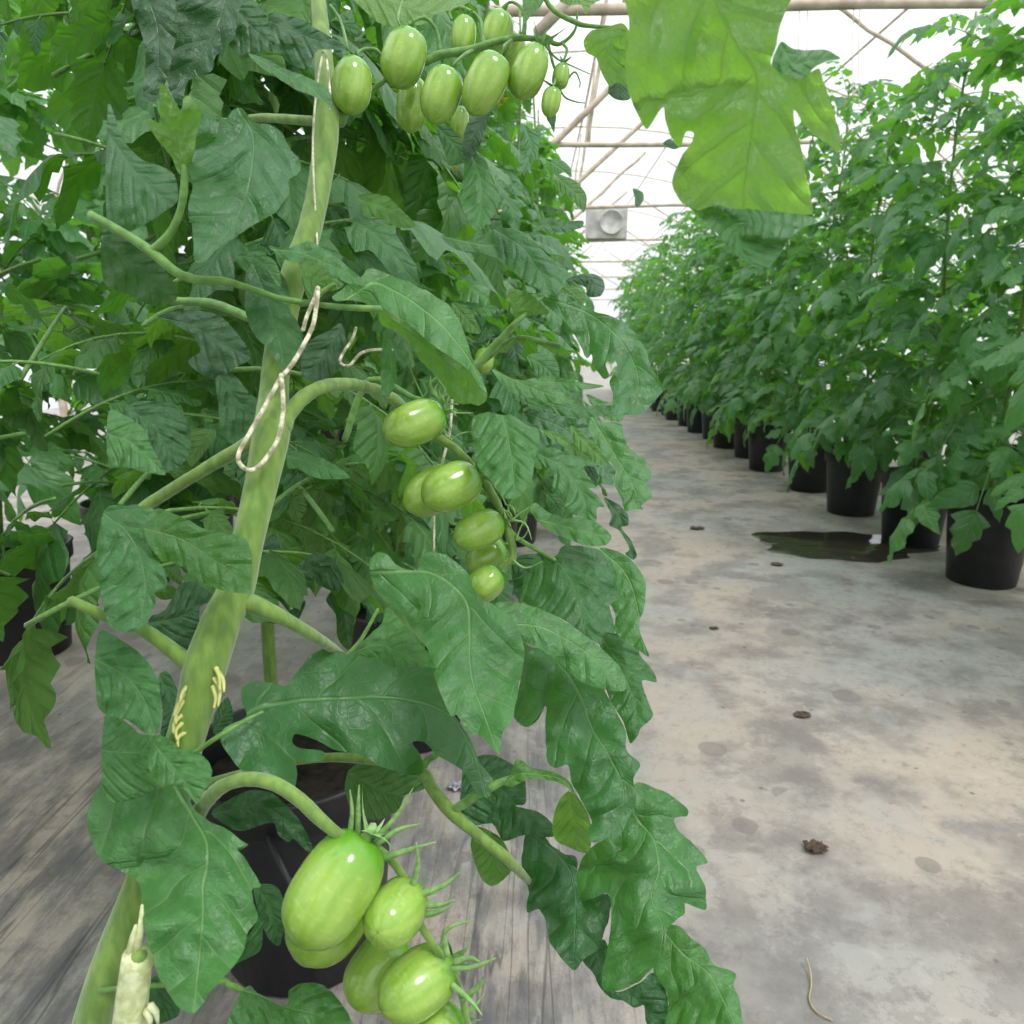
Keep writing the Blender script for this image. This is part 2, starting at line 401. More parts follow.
def compound(seed, near=False):
    rnd = random.Random(seed); vs = []; fs = []; uvs = []; mi = []
    L = .30; n = 10; pts = []
    dr = rnd.uniform(.5, 1.3); sx = rnd.uniform(-.15, .15)
    for i in range(n+1):
        t = i/n; pts.append(Vector((L*t*(1-.12*t), sx*L*t*t, L*(.28*t-dr*.5*t*t))))
    tube_data(pts, [.0028*(1-.6*i/n) for i in range(n+1)], 5, vs, fs); mi += [1]*len(fs); uvs += [(0, .5)]*len(vs)
    def at(t):
        i = min(n-1, int(t*n)); f = t*n-i; p = pts[i].lerp(pts[i+1], f); d = (pts[i+1]-pts[i]).normalized(); return p, d
    nu = 12 if near else 9
    for t, sc in ((.30, .55), (.42, .25), (.52, .95), (.64, .3), (.76, 1.0)):
        for sg in (-1, 1):
            p, d = at(t+sg*.015); nor = Vector((0, 0, 1)); nor = (nor-d*nor.dot(d)).normalized()
            side = d.cross(nor)*sg
            a = math.radians(rnd.uniform(45, 75)); dv = (d*math.cos(a)+side*math.sin(a)-nor*rnd.uniform(-.1, .35)).normalized()
            nn = (nor+side*rnd.uniform(-.2, .35)+d*rnd.uniform(-.3, .2)).normalized(); nn = (nn-dv*nn.dot(dv)).normalized()
            ln = .095*sc*rnd.uniform(.85, 1.15)
            if sc > .5:
                q = p+dv*.012; b1 = len(fs); tube_data([p, q], .0011, 4, vs, fs); mi += [1]*(len(fs)-b1); uvs += [(0, .5)]*(len(vs)-len(uvs)); p = q
            leaflet(vs, fs, uvs, mi, p, dv, nn, ln, ln*rnd.uniform(.26, .34), rnd, nu if sc > .5 else 5, rnd.uniform(.15, .7), rnd.uniform(-.1, .5))
    p, d = at(.97); nor = Vector((0, 0, 1)); nor = (nor-d*nor.dot(d)).normalized()
    leaflet(vs, fs, uvs, mi, p, d, nor, .115, .038, rnd, nu+2, rnd.uniform(.2, .8), .3, .3)
    return mesh_of(vs, fs, uvs, mi)
CN = [compound(10+i, True) for i in range(7)]
for me in CN: me.materials.append(LEAF); me.materials.append(STALK)
CD = [compound(50+i, True) for i in range(4)]
for me in CD: me.materials.append(LEAFB); me.materials.append(STALK)
CF = [compound(80+i) for i in range(7)]
for me in CF: me.materials.append(LEAFF); me.materials.append(STALK)

def lathe(prof, seg=28, vs=None, fs=None, cx=0, cy=0):
    vs = [] if vs is None else vs; fs = [] if fs is None else fs; b0 = len(vs)
    for r, z in prof:
        for k in range(seg):
            a = 2*math.pi*k/seg; vs.append(Vector((cx+r*math.cos(a), cy+r*math.sin(a), z)))
    for i in range(len(prof)-1):
        for k in range(seg):
            a = b0+i*seg+k; b_ = b0+i*seg+(k+1) % seg; fs.append((a, b_, b_+seg, a+seg))
    return vs, fs
def pot_mesh():
    R, r, h = .135, .105, .29
    vs, fs = lathe([(0.001, .002), (r-.004, 0), (r, .004), (R-.008, h-.05), (R-.006, h-.045), (R+.002, h-.04), (R+.003, h-.004), (R+.006, h), (R+.002, h+.003), (R-.006, h), (R-.010, h-.03), (r-.008, .012), (.001, .012)], 40)
    return mesh_of(vs, fs)
POTM = pot_mesh(); POTM.materials.append(POT)
def soil_mesh(seed):
    rnd = random.Random(seed); vs, fs = [], []
    prof = [(r, 0) for r in (.001, .02, .045, .07, .095, .118)]
    lathe(prof, 26, vs, fs)
    for i, v in enumerate(vs): v.z = .248+.014*math.exp(-(v.length/.06)**2)*0+rnd.uniform(-.004, .005)
    return mesh_of(vs, [f[::-1] for f in fs] if False else fs)
SOILM = soil_mesh(3); SOILM.materials.append(SOIL)

# ---------------------------------------------------------------- fruit
def frame(ax):
    ax = ax.normalized(); s = ax.cross(Vector((.1, .2, .97)))
    if s.length < .05: s = ax.orthogonal()
    s.normalize(); return ax, s, ax.cross(s).normalized()
def tomato(parent, a, c, wpx, seed, calyx=1.0, label=None, hi=True, sep_n=6):
    """a: stem end (px,py,d), c: blossom tip (px,py,d)"""
    rnd = random.Random(seed)
    A, C_ = P(*a), P(*c); ax, s, q = frame(C_-A); L = (C_-A).length
    R = wpx/2/F*(a[2]+c[2])/2
    nt_, ns = (26, 32) if hi else (14, 16)
    vs, fs, uvs = [], [], []; k3 = rnd.choice((2, 3, 3)); ph = rnd.uniform(0, 6); asym = rnd.uniform(-.08, .10)
    for i in range(nt_+1):
        t = i/nt_; tt = .5-.5*math.cos(math.pi*t)
        x = 2*tt-1; xx = x-asym*(1-x*x)
        r = R*max(.0, (1-abs(xx)**(3.0 if xx < 0 else 2.6)))**.5
        dz = 0
        if tt < .08: dz = .05*L*(1-tt/.08)**2
        if tt > .985: dz = .012*L
        for j in range(ns+1):
            th = 2*math.pi*j/ns
            rr = r*(1+.022*math.cos(k3*th+ph)*(1-tt*.4)+.008*math.cos(5*th+ph*2))
            vs.append(A+ax*(tt*L+dz)+s*(rr*math.cos(th))+q*(rr*math.sin(th))); uvs.append((j/ns, tt))
    for i in range(nt_):
        for j in range(ns):
            k = i*(ns+1)+j; fs.append((k, k+1, k+ns+2, k+ns+1))
    me = mesh_of(vs, fs, uvs)
    e = sum(p.normal.dot(p.center-(A+C_)/2) for p in me.polygons)
    if e < 0: me.flip_normals()
    bm = bmesh.new(); bm.from_mesh(me); bmesh.ops.remove_doubles(bm, verts=bm.verts, dist=L*1e-5); bm.to_mesh(me); bm.free()
    o = link('tomato', me, TOM, parent)
    if label: o['label'] = label
    if calyx > 0:
        vs, fs = [], []
        for k in range(sep_n):
            an = 2*math.pi*(k+rnd.uniform(-.25, .25))/sep_n; out = s*math.cos(an)+q*math.sin(an)
            ln = L*.42*calyx*rnd.uniform(.7, 1.25); up = rnd.uniform(.15, .9); w = R*.15*min(1.3, calyx**.3)
            b0 = len(vs); n = 8; side = ax.cross(out).normalized(); base = A+ax*(L*.03)
            cur = rnd.uniform(-.9, .5)
            for i in range(n+1):
                t = i/n
                p = base+out*(ln*t*(1-.15*t))-ax*(ln*(up*t+cur*t*t*.6)-.0)+side*ln*.12*math.sin(t*3+k)*t
                ww = w*(1-t)**.8*(.7+.6*math.sin(math.pi*min(1, t*1.6)))
                n_ = out.cross(side)
                for z in (-1, -.4, .4, 1): vs.append(p+side*(ww*z)-ax*(abs(z) < .5)*ww*.35)
            for i in range(n):
                for j in range(3):
                    k0 = b0+i*4+j; fs.append((k0, k0+1, k0+5, k0+4))
        tube_data([A-ax*L*.10*min(1, calyx), A+ax*L*.05], [R*.11, R*.16], 8, vs, fs)
        c_ = link('calyx', mesh_of(vs, fs), HAIRY, o)
    return o

# ---------------------------------------------------------------- setting
def plane(name, x0, x1, y0, y1, z, mat, kind='structure'):
    n = 60; vs = []; fs = []
    for j in range(n+1):
        for i in range(n+1): vs.append((x0+(x1-x0)*i/n, y0+(y1-y0)*j/n, z))
    for j in range(n):
        for i in range(n): a = j*(n+1)+i; fs.append((a, a+1, a+n+2, a+n+1))
    return tag(link(name, mesh_of(vs, fs), mat), kind=kind)
plane('floor', -6.0, 6.4, -2.5, 34, 0, FLOOR)
XC, HW, EAVE, RISE = .6, 4.4, 1.4, 2.35
def archz(x): return EAVE+RISE*math.sqrt(max(0, 1-((x-XC)/HW)**2))
Y0, Y1 = -2.4, 30
vs, fs = [], []
K = 36
for j in (0, 1):
    for i in range(K+1):
        a = math.pi*i/K; vs.append((XC+HW*math.cos(a), (Y0, Y1)[j], EAVE+RISE*math.sin(a)))
for i in range(K): fs.append((i, i+1, K+2+i, K+1+i))
tag(link('ceiling', mesh_of(vs, fs), FILM), kind='structure')
for nm, x in (('wall_left', XC-HW), ('wall_right', XC+HW)):
    tag(link(nm, mesh_of([(x, Y0, 0), (x, Y1, 0), (x, Y1, EAVE), (x, Y0, EAVE)], [(0, 1, 2, 3)], smooth=False), FILM), kind='structure')
vs = [(XC+HW*math.cos(math.pi*i/K), Y1, EAVE+RISE*math.sin(math.pi*i/K)) for i in range(K+1)]+[(XC-HW, Y1, 0), (XC+HW, Y1, 0)]
tag(link('wall_back', mesh_of(vs, [tuple(range(K+3))], smooth=False), FILM), kind='structure')

# roof frames of thin wooden poles
ORD = ['nearest', 'second nearest', 'third nearest', 'fourth nearest', 'fifth nearest', 'sixth nearest', 'seventh nearest', 'farthest']
rn = random.Random(5)
def pole(name, a, b, r, parent, wob=.01):
    a, b = Vector(a), Vector(b); n = 10; pts = []
    for i in range(n+1):
        t = i/n; pts.append(a.lerp(b, t)+Vector((rn.uniform(-1, 1), rn.uniform(-1, 1), rn.uniform(-1, 1)))*wob*(0 < i < n))
    vs, fs = tube_data(pts, [r*(1.1-.25*i/n)*rn.uniform(.94, 1.06) for i in range(n+1)], 9)
    return link(name, mesh_of(vs, fs), WOOD, parent)
fy = [3.60, 5.84, 8.37, 11.1, 13.8, 17, 21, 26]
for i, y in enumerate(fy):
    rt = empty('roof_frame', (XC, y, 2.2), f'wooden pole roof frame spanning the greenhouse above the path, {ORD[i]} to the camera', 'roof frame', 'wooden roof frames')
    zb = 2.2+.0*i
    pole('crossbar', (-3.4, y, zb-.03), (4.6, y, zb+.03), .023 if i == 0 else .019, rt, .012)
    pts = [(XC+HW*.985*math.cos(math.pi*k/24), y+.03, EAVE-.02+RISE*.985*math.sin(math.pi*k/24)) for k in range(25)]
    v_, f_ = tube_data(pts, .011, 7); link('arch_rib', mesh_of(v_, f_), WOOD, rt)
    dx = rn.uniform(-.12, .12)
    pole('brace', (.08+dx, y-.02, 2.1), (1.5+dx, y-.02, 3.35), .024, rt)
    pole('brace', (.46+dx, y+.03, 2.2), (.62+dx, y+.03, 3.6), .014, rt)
    pole('brace', (-.5, y-.02, 2.2), (-1.4, y-.02, 3.3), .02, rt)
    pole('brace', (3.5, y+.02, 2.2), (1.8, y+.02, 3.25), .016, rt)
    pole('post', (XC-HW+.03, y, 0), (XC-HW+.03, y, 1.9), .03, rt); pole('post', (XC+HW-.03, y, 0), (XC+HW-.03, y, 1.9), .03, rt)
for j, (x, r) in enumerate(((-1.4, .012), (0.6, .014), (1.9, .011), (2.9, .012))):
    z = archz(x)-.05
    o = pole('roof_purlin', (x, Y0+.2, z), (x, Y1-.2, z), r, None, .02)
    tag(o, ['thin lengthwise roof pole over the left plant row', 'thin lengthwise roof pole along the top of the arch', 'thin lengthwise roof pole right of the arch top', 'lowest thin lengthwise roof pole at the right slope of the roof'][j], 'roof pole', 'lengthwise roof poles')
bx_ = P(603, 229, 10.9)
bm = bmesh.new(); bmesh.ops.create_cube(bm, size=1, matrix=Matrix.Translation((bx_.x, 11.1, 2.43))@Matrix.Diagonal((.56, .3, .42, 1)))
bmesh.ops.bevel(bm, geom=bm.edges[:], offset=.02, segments=2); me = bpy.data.meshes.new('m'); bm.to_mesh(me); bm.free()
vb = tag(link('box_fan', me, CONC), 'pale grey box shaped fan fixed on a roof bar at the far end', 'fan')
v_, f_ = lathe([(.001, -.02), (.15, -.02), (.165, 0), (.165, .03), (.15, .03), (.14, 0), (.001, .0)], 24)
rm = Matrix.Translation((bx_.x+.06, 10.94, 2.43))@Matrix.Rotation(math.pi/2, 4, 'X')
link('fan_ring', mesh_of([rm@v for v in v_], f_), CONC, vb)
# strings hanging from the nearest crossbar
def string(pts, r, label, group=None, mat=TWINE, name='hanging_twine', cat='twine', seg=6):
    vs, fs = tube_data(pts, r, seg); return tag(link(name, mesh_of(vs, fs), mat), label, cat, group)
for j, (px, y0, y1, d) in enumerate(((797, 10, 60, 3.2), (805, 10, 64, 3.2), (851, 10, 40, 3.2), (857, 10, 48, 3.2))):
    a = P(px, y0, d); b = P(px+2, y1+60, d+.02)
    string([a+Vector((0, -.03, .02)), a.lerp(b, .3)+Vector((.004, 0, 0)), a.lerp(b, .7), b], .0022,
           ['left strand of the white twine pair hanging just right of the big backlit leaf', 'right strand of the white twine pair hanging just right of the big backlit leaf',
            'left strand of the white twine pair hanging farther right on the nearest crossbar', 'right strand of the white twine pair hanging farther right on the nearest crossbar'][j], 'twines hanging from the nearest crossbar')

# ---------------------------------------------------------------- row plants
def bound(y):
    T = [(-200, 470), (0, 505), (100, 545), (150, 560), (200, 598), (290, 592), (300, 640), (400, 640), (480, 640), (600, 632), (700, 615), (740, 560), (780, 470), (850, 400), (1100, 360)]
    for (a, b_), (c, d) in zip(T, T[1:]):
        if a <= y <= c: return b_+(d-b_)*(y-a)/(c-a)
    return 420
HOLES = [(205, 585, 340, 720), (268, 770, 430, 1030), (430, 770, 620, 1030), (500, 740, 560, 800)]
def keep_left(mind):
    def f(pts):
        for w in pts:
            x, y, d = proj(w)
            if d < mind: 
                if d > -.1 and -200 < x < 1250 and -250 < y < 1300: return False
                if d <= 0: continue
                continue
            if x > bound(y) + (0 if d < 1.6 else 5): return False
            if d < 1.6:
                for a, b_, c, e in HOLES:
                    if a < x < c and b_ < y < e: return False
        return True
    return f
def potted(x, y, seed, nleaf, label, group, meshes, zmin=.36, zmax=1.95, rad=1.0, reject=None, lean=0, stems=True, smallfruit=0, hang=0, pot=True):
    rnd = random.Random(seed)
    rt = empty('potted_tomato_plant', (x, y, 0), label, 'tomato plant', group)
    if pot:
        o = link('pot', POTM, None, rt, (x, y, 0)); o.rotation_euler.z = rnd.uniform(0, 6)
        link('soil', SOILM, None, rt, (x, y, 0))
    st = [Vector((x+lean*t*.25+.02*math.sin(t*7+seed), y+.02*math.cos(t*6+seed*2), .25+t*(zmax-.25))) for t in [i/14 for i in range(15)]]
    vs, fs = tube_data(st, [.0085*(1-.5*i/14) for i in range(15)], 8); link('main_stem', mesh_of(vs, fs), STEM, rt)
    k = 0; tries = 0; az = rnd.uniform(0, 6)
    while k < nleaf and tries < nleaf*6:
        tries += 1
        t = (k+rnd.random()*.6)/nleaf if reject is None else rnd.random()
        z = zmin+(zmax-zmin)*t; az += 2.4+rnd.uniform(-.4, .4)
        f = (z-.25)/(zmax-.25)*14; i = max(0, min(13, int(f))); p = st[i].lerp(st[i+1], max(0, min(1, f-i)))
        sc = rad*rnd.uniform(.75, 1.2)*(1.15-.45*t)
        me = rnd.choice(meshes)
        M = Matrix.Translation(p)@Matrix.Rotation(az, 4, 'Z')@Matrix.Rotation(rnd.uniform(-.75, .5) if t > .15 else rnd.uniform(-.2, .5), 4, 'Y')@Matrix.Rotation(rnd.uniform(-.5, .5), 4, 'X')@Matrix.Diagonal((sc, sc, sc, 1))
        if reject:
            pts = [M@Vector(q) for q in ((.1, 0, .02), (.2, .06, 0), (.2, -.06, 0), (.3, .09, -.05), (.3, -.09, -.05), (.40, 0, -.1), (.26, 0, 0))]
            if not reject(pts): continue
        o = bpy.data.objects.new('leaf', me); COL.objects.link(o); o.parent = rt
        M2 = Matrix.Translation(-Vector((x, y, 0)))@M; o.matrix_local = M2
        k += 1
    return rt
NTH = ['first', 'second', 'third', 'fourth', 'fifth', 'sixth', 'seventh', 'eighth', 'ninth', 'tenth', 'eleventh', 'twelfth']
RX = 1.52
rys = [2.5, 3.02, 3.52, 4.1, 4.72]+[5.3+.52*i for i in range(15)]
rr = random.Random(77)
for i, y in enumerate(rys):
    if i < 9:
        lab = ['tall tomato plant in a black pot, closest to the camera in the right row', 'tomato plant in the second black pot from the camera in the right row',
               'tomato plant in the third black pot from the camera, right beside the puddle', 'tomato plant in the fourth black pot from the camera, just beyond the puddle',
               'tomato plant right of the path, fifth black pot from the camera'][i] if i < 5 else f'tomato plant with dense foliage right of the path, {NTH[i]} black pot from the camera'
        grp = 'tomato plants in the row right of the path'
    elif i < 12:
        lab = f'tomato plant farther down the row right of the path, {NTH[i]} pot from the camera'; grp = 'tomato plants in the row right of the path'
    else:
        lab = 'small looking tomato plant in the far part of the row right of the path'; grp = 'distant tomato plants right of the path'
    potted(RX+rr.uniform(-.03, .03), y+rr.uniform(-.05, .05), 200+i, 96 if i < 10 else 60, lab, grp, CF, .38, 1.92+rr.uniform(-.12, .18), 1.0)
for i in range(9):
    potted(RX+.85, 2.9+.85*i, 700+i, 70, 'tomato plant of the second row, showing only through the leaves of the right row', 'tomato plants of the second row on the right', CF, .4, 1.8, 1.15)
for i, y in enumerate((1.9, 1.3)):  # mostly out of frame, added to shade the scene from the right
    potted(RX+.05, y, 750+i, 60, ['tomato plant at the right picture edge, nearer than the nearest pot of the right row', 'tomato plant beyond the right picture edge at the near end of the right row'][i], 'tomato plants in the row right of the path', CF, .4, 1.9, 1.0, lambda pts: all(proj(w)[0] > 905 or proj(w)[2] < 0 for w in pts))
# left row (plants seen behind the foreground one)
LX = -.24
lys = [.86, 1.42, 1.90, 2.4, 2.95, 3.5, 4.1, 4.7, 5.3, 5.9, 6.5, 7.2, 8.0, 8.8, 9.6, 10.4]
for i, y in enumerate(lys):
    if i < 7:
        lab = ['tomato plant in the black pot right behind the foreground plant with the big green tomatoes', 'second tomato plant behind the foreground one, pot edge showing through the leaves',
           'third tomato plant behind the foreground one in the left row', 'fourth tomato plant behind the foreground one in the left row',
           'fifth tomato plant behind the foreground one in the left row', 'sixth tomato plant behind the foreground one in the left row', 'seventh tomato plant behind the foreground one in the left row'][i]
        grp = 'tomato plants in the left row'
    else: lab = 'small looking tomato plant in the far part of the left row, mostly behind nearer leaves'; grp = 'distant tomato plants of the left row'
    pr_ = potted([-.31, -.26, -.24, -.18, -.10, -.04, .0][min(i, 6)], y, 400+i, [80, 100, 100, 100, 100, 90, 80][i] if i < 7 else 56, lab, grp, (CN+CD[:1]) if i < 5 else CF, .40, 1.95, .80 if i < 2 else .95, keep_left(.60) , lean=.1)
    if i == 0: BEHIND = pr_
# row further left, seen only through gaps
for i in range(12):
    y = .7+.55*i
    potted(-1.35, y, 600+i, 80, 'tomato plant of the far left row, glimpsed through gaps in the nearer foliage', 'tomato plants of the far left row', CF, .5, 1.9, 1.1)

for i, (x, y) in enumerate(((-.42, -.3), (-.62, .25))):  # plants added beside the camera to block side light, mostly unseen
    potted(x, y, 780+i, 60, ['tomato plant at the near end of the left row, beside the camera position', 'tomato plant beyond the left picture edge next to the foreground plant'][i], 'tomato plants in the left row', CN, .5, 1.9, .8,
           lambda pts: all(((proj(w)[2] < -.02 and w.x < -.05) or (proj(w)[0] < 150 and proj(w)[2] > .35)) for w in pts))

# ---------------------------------------------------------------- the foreground plant
FG = empty('potted_tomato_plant', (-.23, .17, 0), 'large foreground tomato plant with thick pale stem and clusters of glossy green tomatoes', 'tomato plant', 'tomato plants in the left row')
link('pot', POTM, None, FG, (-.23, .17, 0)); link('soil', SOILM, None, FG, (-.23, .17, 0))
base = Vector((-.23, .17, .25))
st = [(70, 1100, 36, .37), (105, 980, 36, .37), (145, 880, 37, .37), (168, 810, 37, .365), (184, 745, 37, .36), (197, 700, 38, .36), (206, 665, 42, .36), (222, 620, 38, .365), (236, 590, 35, .37), (248, 540, 31, .37), (260, 490, 32, .375), (272, 430, 36, .38), (274, 395, 29, .39), (277, 360, 27, .395),
      (287, 300, 27, .40), (299, 262, 26, .405), (311, 225, 23, .41), (322, 170, 23, .42), (326, 125, 26, .425), (325, 80, 20, .43), (321, 30, 17, .44), (317, -20, 14, .45), (318, -90, 12, .46)]
c = crom(st, 5)
w = [P(a, b_, d) for a, b_, ww, d in c]; r = [ww/2/F*d for a, b_, ww, d in c]
pre = [base, base.lerp(w[0], .5)+Vector((.004, .004, 0))]
vs, fs = tube_data(pre+w, [.012, .011]+r, 18); link('main_stem', mesh_of(vs, fs), STEM, FG)
def stalk(name, pts, mat=STEM, seg=10, lumps=.03, parent=None): return ptube(name, pts, mat, parent or FG, seg=seg, lumps=lumps)
stalk('leaf_stalk', [(238, 598, 22, .37), (262, 608, 18, .372), (290, 622, 14, .385), (315, 637, 12, .405), (332, 648, 10, .435), (348, 660, 7, .475)])
stalk('leaf_stalk', [(203, 675, 22, .36), (182, 658, 17, .358), (160, 641, 15, .352), (138, 627, 14, .345), (110, 618, 12, .34), (70, 600, 10, .33)])
stalk('leaf_stalk', [(272, 428, 20, .38), (245, 446, 15, .39), (215, 463, 13, .395), (190, 478, 12, .40), (160, 497, 12, .41), (143, 508, 11, .41), (120, 530, 9, .40)])
stalk('leaf_stalk', [(322, 122, 10, .425), (285, 119, 9, .44), (258, 118, 8, .455), (225, 122, 7, .47), (190, 116, 6, .48)])
stalk('leaf_stalk', [(196, 752, 5, .352), (210, 742, 5, .35), (224, 733, 5, .352), (246, 720, 4, .36), (262, 712, 3, .37)], STALK)
stalk('leaf_stalk', [(90, 215, 10, .36), (128, 236, 9, .36), (153, 253, 10, .36), (176, 272, 9, .36), (198, 280, 9, .362), (223, 281, 8, .365), (248, 288, 7, .368), (278, 298, 6, .37), (308, 303, 6, .375), (340, 307, 6, .38), (380, 309, 7, .385)], STALK)
stalk('leaf_stalk', [(153, 250, 9, .36), (168, 236, 8, .357), (179, 215, 7, .355), (184, 190, 8, .352), (184, 165, 5, .35)], STALK)
stalk('leaf_stalk', [(296, 330, 10, .41), (262, 323, 9, .42), (236, 312, 9, .43), (210, 303, 9, .44), (178, 301, 8, .45), (150, 296, 8, .46)], STALK)
stalk('leaf_stalk', [(300, 305, 5, .375), (312, 302, 5, .373), (322, 292, 5, .37), (334, 284, 4, .37)], STALK)
stalk('leaf_stalk', [(378, 609, 3, .41), (370, 624, 3.5, .41), (360, 641, 4, .41), (347, 655, 4, .41)], STALK)
stalk('leaf_stalk', [(185, 790, 10, .42), (300, 760, 9, .47), (380, 760, 11, .46), (420, 771, 12, .45), (433, 790, 13, .44), (452, 813, 14, .43), (478, 835, 11, .43), (504, 856, 11, .43), (521, 873, 9, .445), (534, 887, 5, .475)])
stalk('leaf_stalk', [(450, 812, 9, .43), (465, 803, 9, .428), (478, 794, 9, .425), (495, 785, 8, .424), (508, 779, 6, .428), (522, 774, 3, .432)], STALK)
stalk('leaf_stalk', [(420, 772, 8, .45), (428, 760, 7, .45), (436, 755, 6, .45), (444, 744, 4, .45)], STALK)
stalk('leaf_stalk', [(345, 440, 7, .50), (370, 380, 7, .5), (420, 400, 6, .49), (437, 380, 7, .48), (475, 365, 7, .47), (490, 350, 7, .47), (505, 335, 7, .465), (517, 322, 6, .46), (528, 312, 3, .462)], STALK)
stalk('leaf_stalk', [(470, 372, 5, .49), (490, 356, 6, .49), (508, 342, 6, .485), (525, 338, 5, .48), (560, 346, 4, .48)], STALK)
stalk('leaf_stalk', [(455, 520, 5, .50), (500, 525, 5, .49), (520, 540, 5, .48), (555, 560, 4, .47)], STALK)
stalk('leaf_stalk', [(100, 990, 5, .36), (215, 981, 5, .37), (230, 985, 6, .37), (262, 1000, 5, .37), (300, 1014, 4, .37)], STALK)
# fruit stalks
stalk('fruit_stalk', [(190, 835, 16, .37), (200, 810, 16, .362), (212, 795, 15, .348), (227, 784, 14, .34), (250, 779, 14, .335), (275, 784, 14, .33), (300, 800, 14, .33), (322, 821, 13, .33), (345, 838, 10, .335), (380, 850, 8, .345), (405, 880, 8, .35), (418, 920, 8, .35), (440, 955, 7, .35), (460, 990, 7, .35), (470, 1040, 6, .35)])
stalk('fruit_stalk', [(280, 428, 22, .38), (290, 412, 16, .385), (304, 397, 14, .39), (322, 387, 13, .40), (345, 384, 13, .42), (370, 388, 12, .44), (392, 398, 11, .46), (408, 412, 10, .475), (428, 432, 10, .48), (446, 442, 10, .48), (466, 460, 9, .48), (484, 482, 9, .48), (497, 503, 8, .48), (508, 530, 8, .48), (513, 556, 8, .48), (505, 566, 7, .48), (497, 577, 6, .48)], lumps=.12)
stalk('fruit_stalk', [(338, 122, 16, .43), (350, 100, 10, .435), (372, 90, 6, .44), (400, 70, 5, .44), (425, 62, 8, .44), (440, 55, 9, .44), (470, 50, 8, .44), (495, 42, 7, .44), (520, 38, 6, .44), (545, 40, 5, .44), (560, 44, 4, .44), (575, 30, 3, .44), (577, 10, 2, .44)], STALK, lumps=.08)
def fruit_small(px, py, ang, ln, w, d, seed, **k):
    a = math.radians(ang); dx, dy = math.cos(a)*ln/2, math.sin(a)*ln/2
    return tomato(FG, (px-dx, py-dy, d), (px+dx, py+dy, d*(1+k.pop('tz', .0))), w, seed, **k)
# bottom cluster (ang: direction from the stalk end to the tip)
tomato(FG, (369, 833, .342), (298, 944, .325), 80, 1, .75, 'longest and largest tomato of the plant, pale with two bright streaks')
tomato(FG, (362, 860, .375), (301, 961, .362), 78, 2, .0, 'tomato mostly hidden behind the largest one')
tomato(FG, (410, 896, .358), (378, 932, .322), 58, 3, 1.15)
tomato(FG, (402, 935, .385), (354, 1008, .365), 58, 4, .5)
tomato(FG, (452, 960, .362), (382, 1010, .338), 62, 5, .9, 'plump tomato at the lower right of the bottom cluster')
tomato(FG, (462, 1016, .365), (400, 1062, .345), 58, 6, .9)
# middle cluster
tomato(FG, (443, 413, .485), (385, 434, .462), 44, 7, .9)
tomato(FG, (478, 474, .475), (424, 500, .458), 46, 8, .9)
tomato(FG, (462, 476, .505), (406, 507, .49), 46, 9, .0)
tomato(FG, (502, 519, .48), (456, 541, .465), 37, 10, .9)
tomato(FG, (506, 545, .505), (468, 568, .50), 34, 11, .5)
tomato(FG, (500, 572, .475), (470, 596, .465), 34, 12, .8)
fruit_small(484, 360, 100, 26, 20, .60, 13, calyx=.8, hi=False)
# top cluster
for i, (px, py, an, ln, w_, d, cx_) in enumerate(((404, 58, 108, 58, 43, .43, .55), (412, 104, 95, 55, 31, .46, .3), (441, 95, 110, 56, 39, .425, .6), (463, 37, 97, 42, 25, .45, .8), (496, 34, 108, 46, 31, .45, .8),
        (511, 51, 112, 34, 26, .46, .6), (485, 84, 116, 64, 40, .42, .6), (529, 71, 112, 56, 35, .425, 1.0), (561, 76, 100, 26, 17, .43, 1.4), (551, 102, 100, 30, 19, .42, 1.4), (459, 124, 96, 36, 19, .47, .5), (352, 85, 98, 56, 39, .425, .55))):
    fruit_small(px, py, an, ln, w_, d, 30+i, calyx=cx_)
for pts in ([(405, 30, 3, .43), (412, 22, 3, .432), (425, 18, 4, .435), (436, 30, 4, .438), (440, 52, 5, .44)], [(452, 20, 3, .45), (450, 12, 3, .45), (462, 8, 4, .45), (480, 20, 4, .45), (484, 45, 5, .44)],
            [(451, 68, 3, .43), (458, 60, 3, .43), (466, 54, 4, .435), (474, 50, 4, .44)], [(507, 22, 3, .45), (502, 10, 3, .45), (512, 2, 3, .45), (524, 12, 4, .445), (524, 36, 5, .44)],
            [(498, 57, 3, .425), (504, 46, 3, .43), (512, 40, 4, .44)], [(541, 44, 3, .43), (545, 36, 4, .435), (552, 40, 4, .44)], [(563, 62, 2.5, .43), (567, 50, 3, .435), (562, 43, 3, .44)],
            [(553, 87, 2.5, .42), (556, 75, 2.5, .43), (552, 60, 3, .435), (548, 42, 3, .44)], [(355, 58, 4, .43), (362, 50, 3.5, .435), (376, 50, 4, .437), (386, 62, 4, .44), (400, 68, 5, .44)], [(404, 30, 2.5, .43), (398, 20, 2.5, .43), (402, 2, 2.5, .44), (410, -20, 2.5, .44)],
            [(349, 58, 3, .43), (346, 40, 3, .43), (340, 20, 3, .44), (330, 5, 3, .44)]):
    stalk('fruit_stalk', pts, STALK, 7)
# the long thin sepals of the small upper fruit, curling against the sky
for a in ([(545, 45), (556, 58), (572, 66), (590, 74)], [(560, 90), (566, 98), (577, 102), (585, 103)], [(562, 88), (574, 72), (580, 82), (579, 88)], [(540, 52), (528, 66), (546, 82), (556, 90)]):
    stalk('sepal', [(x, y, 2.6-.5*i, .43) for i, (x, y) in enumerate(a)], STALK, 6)
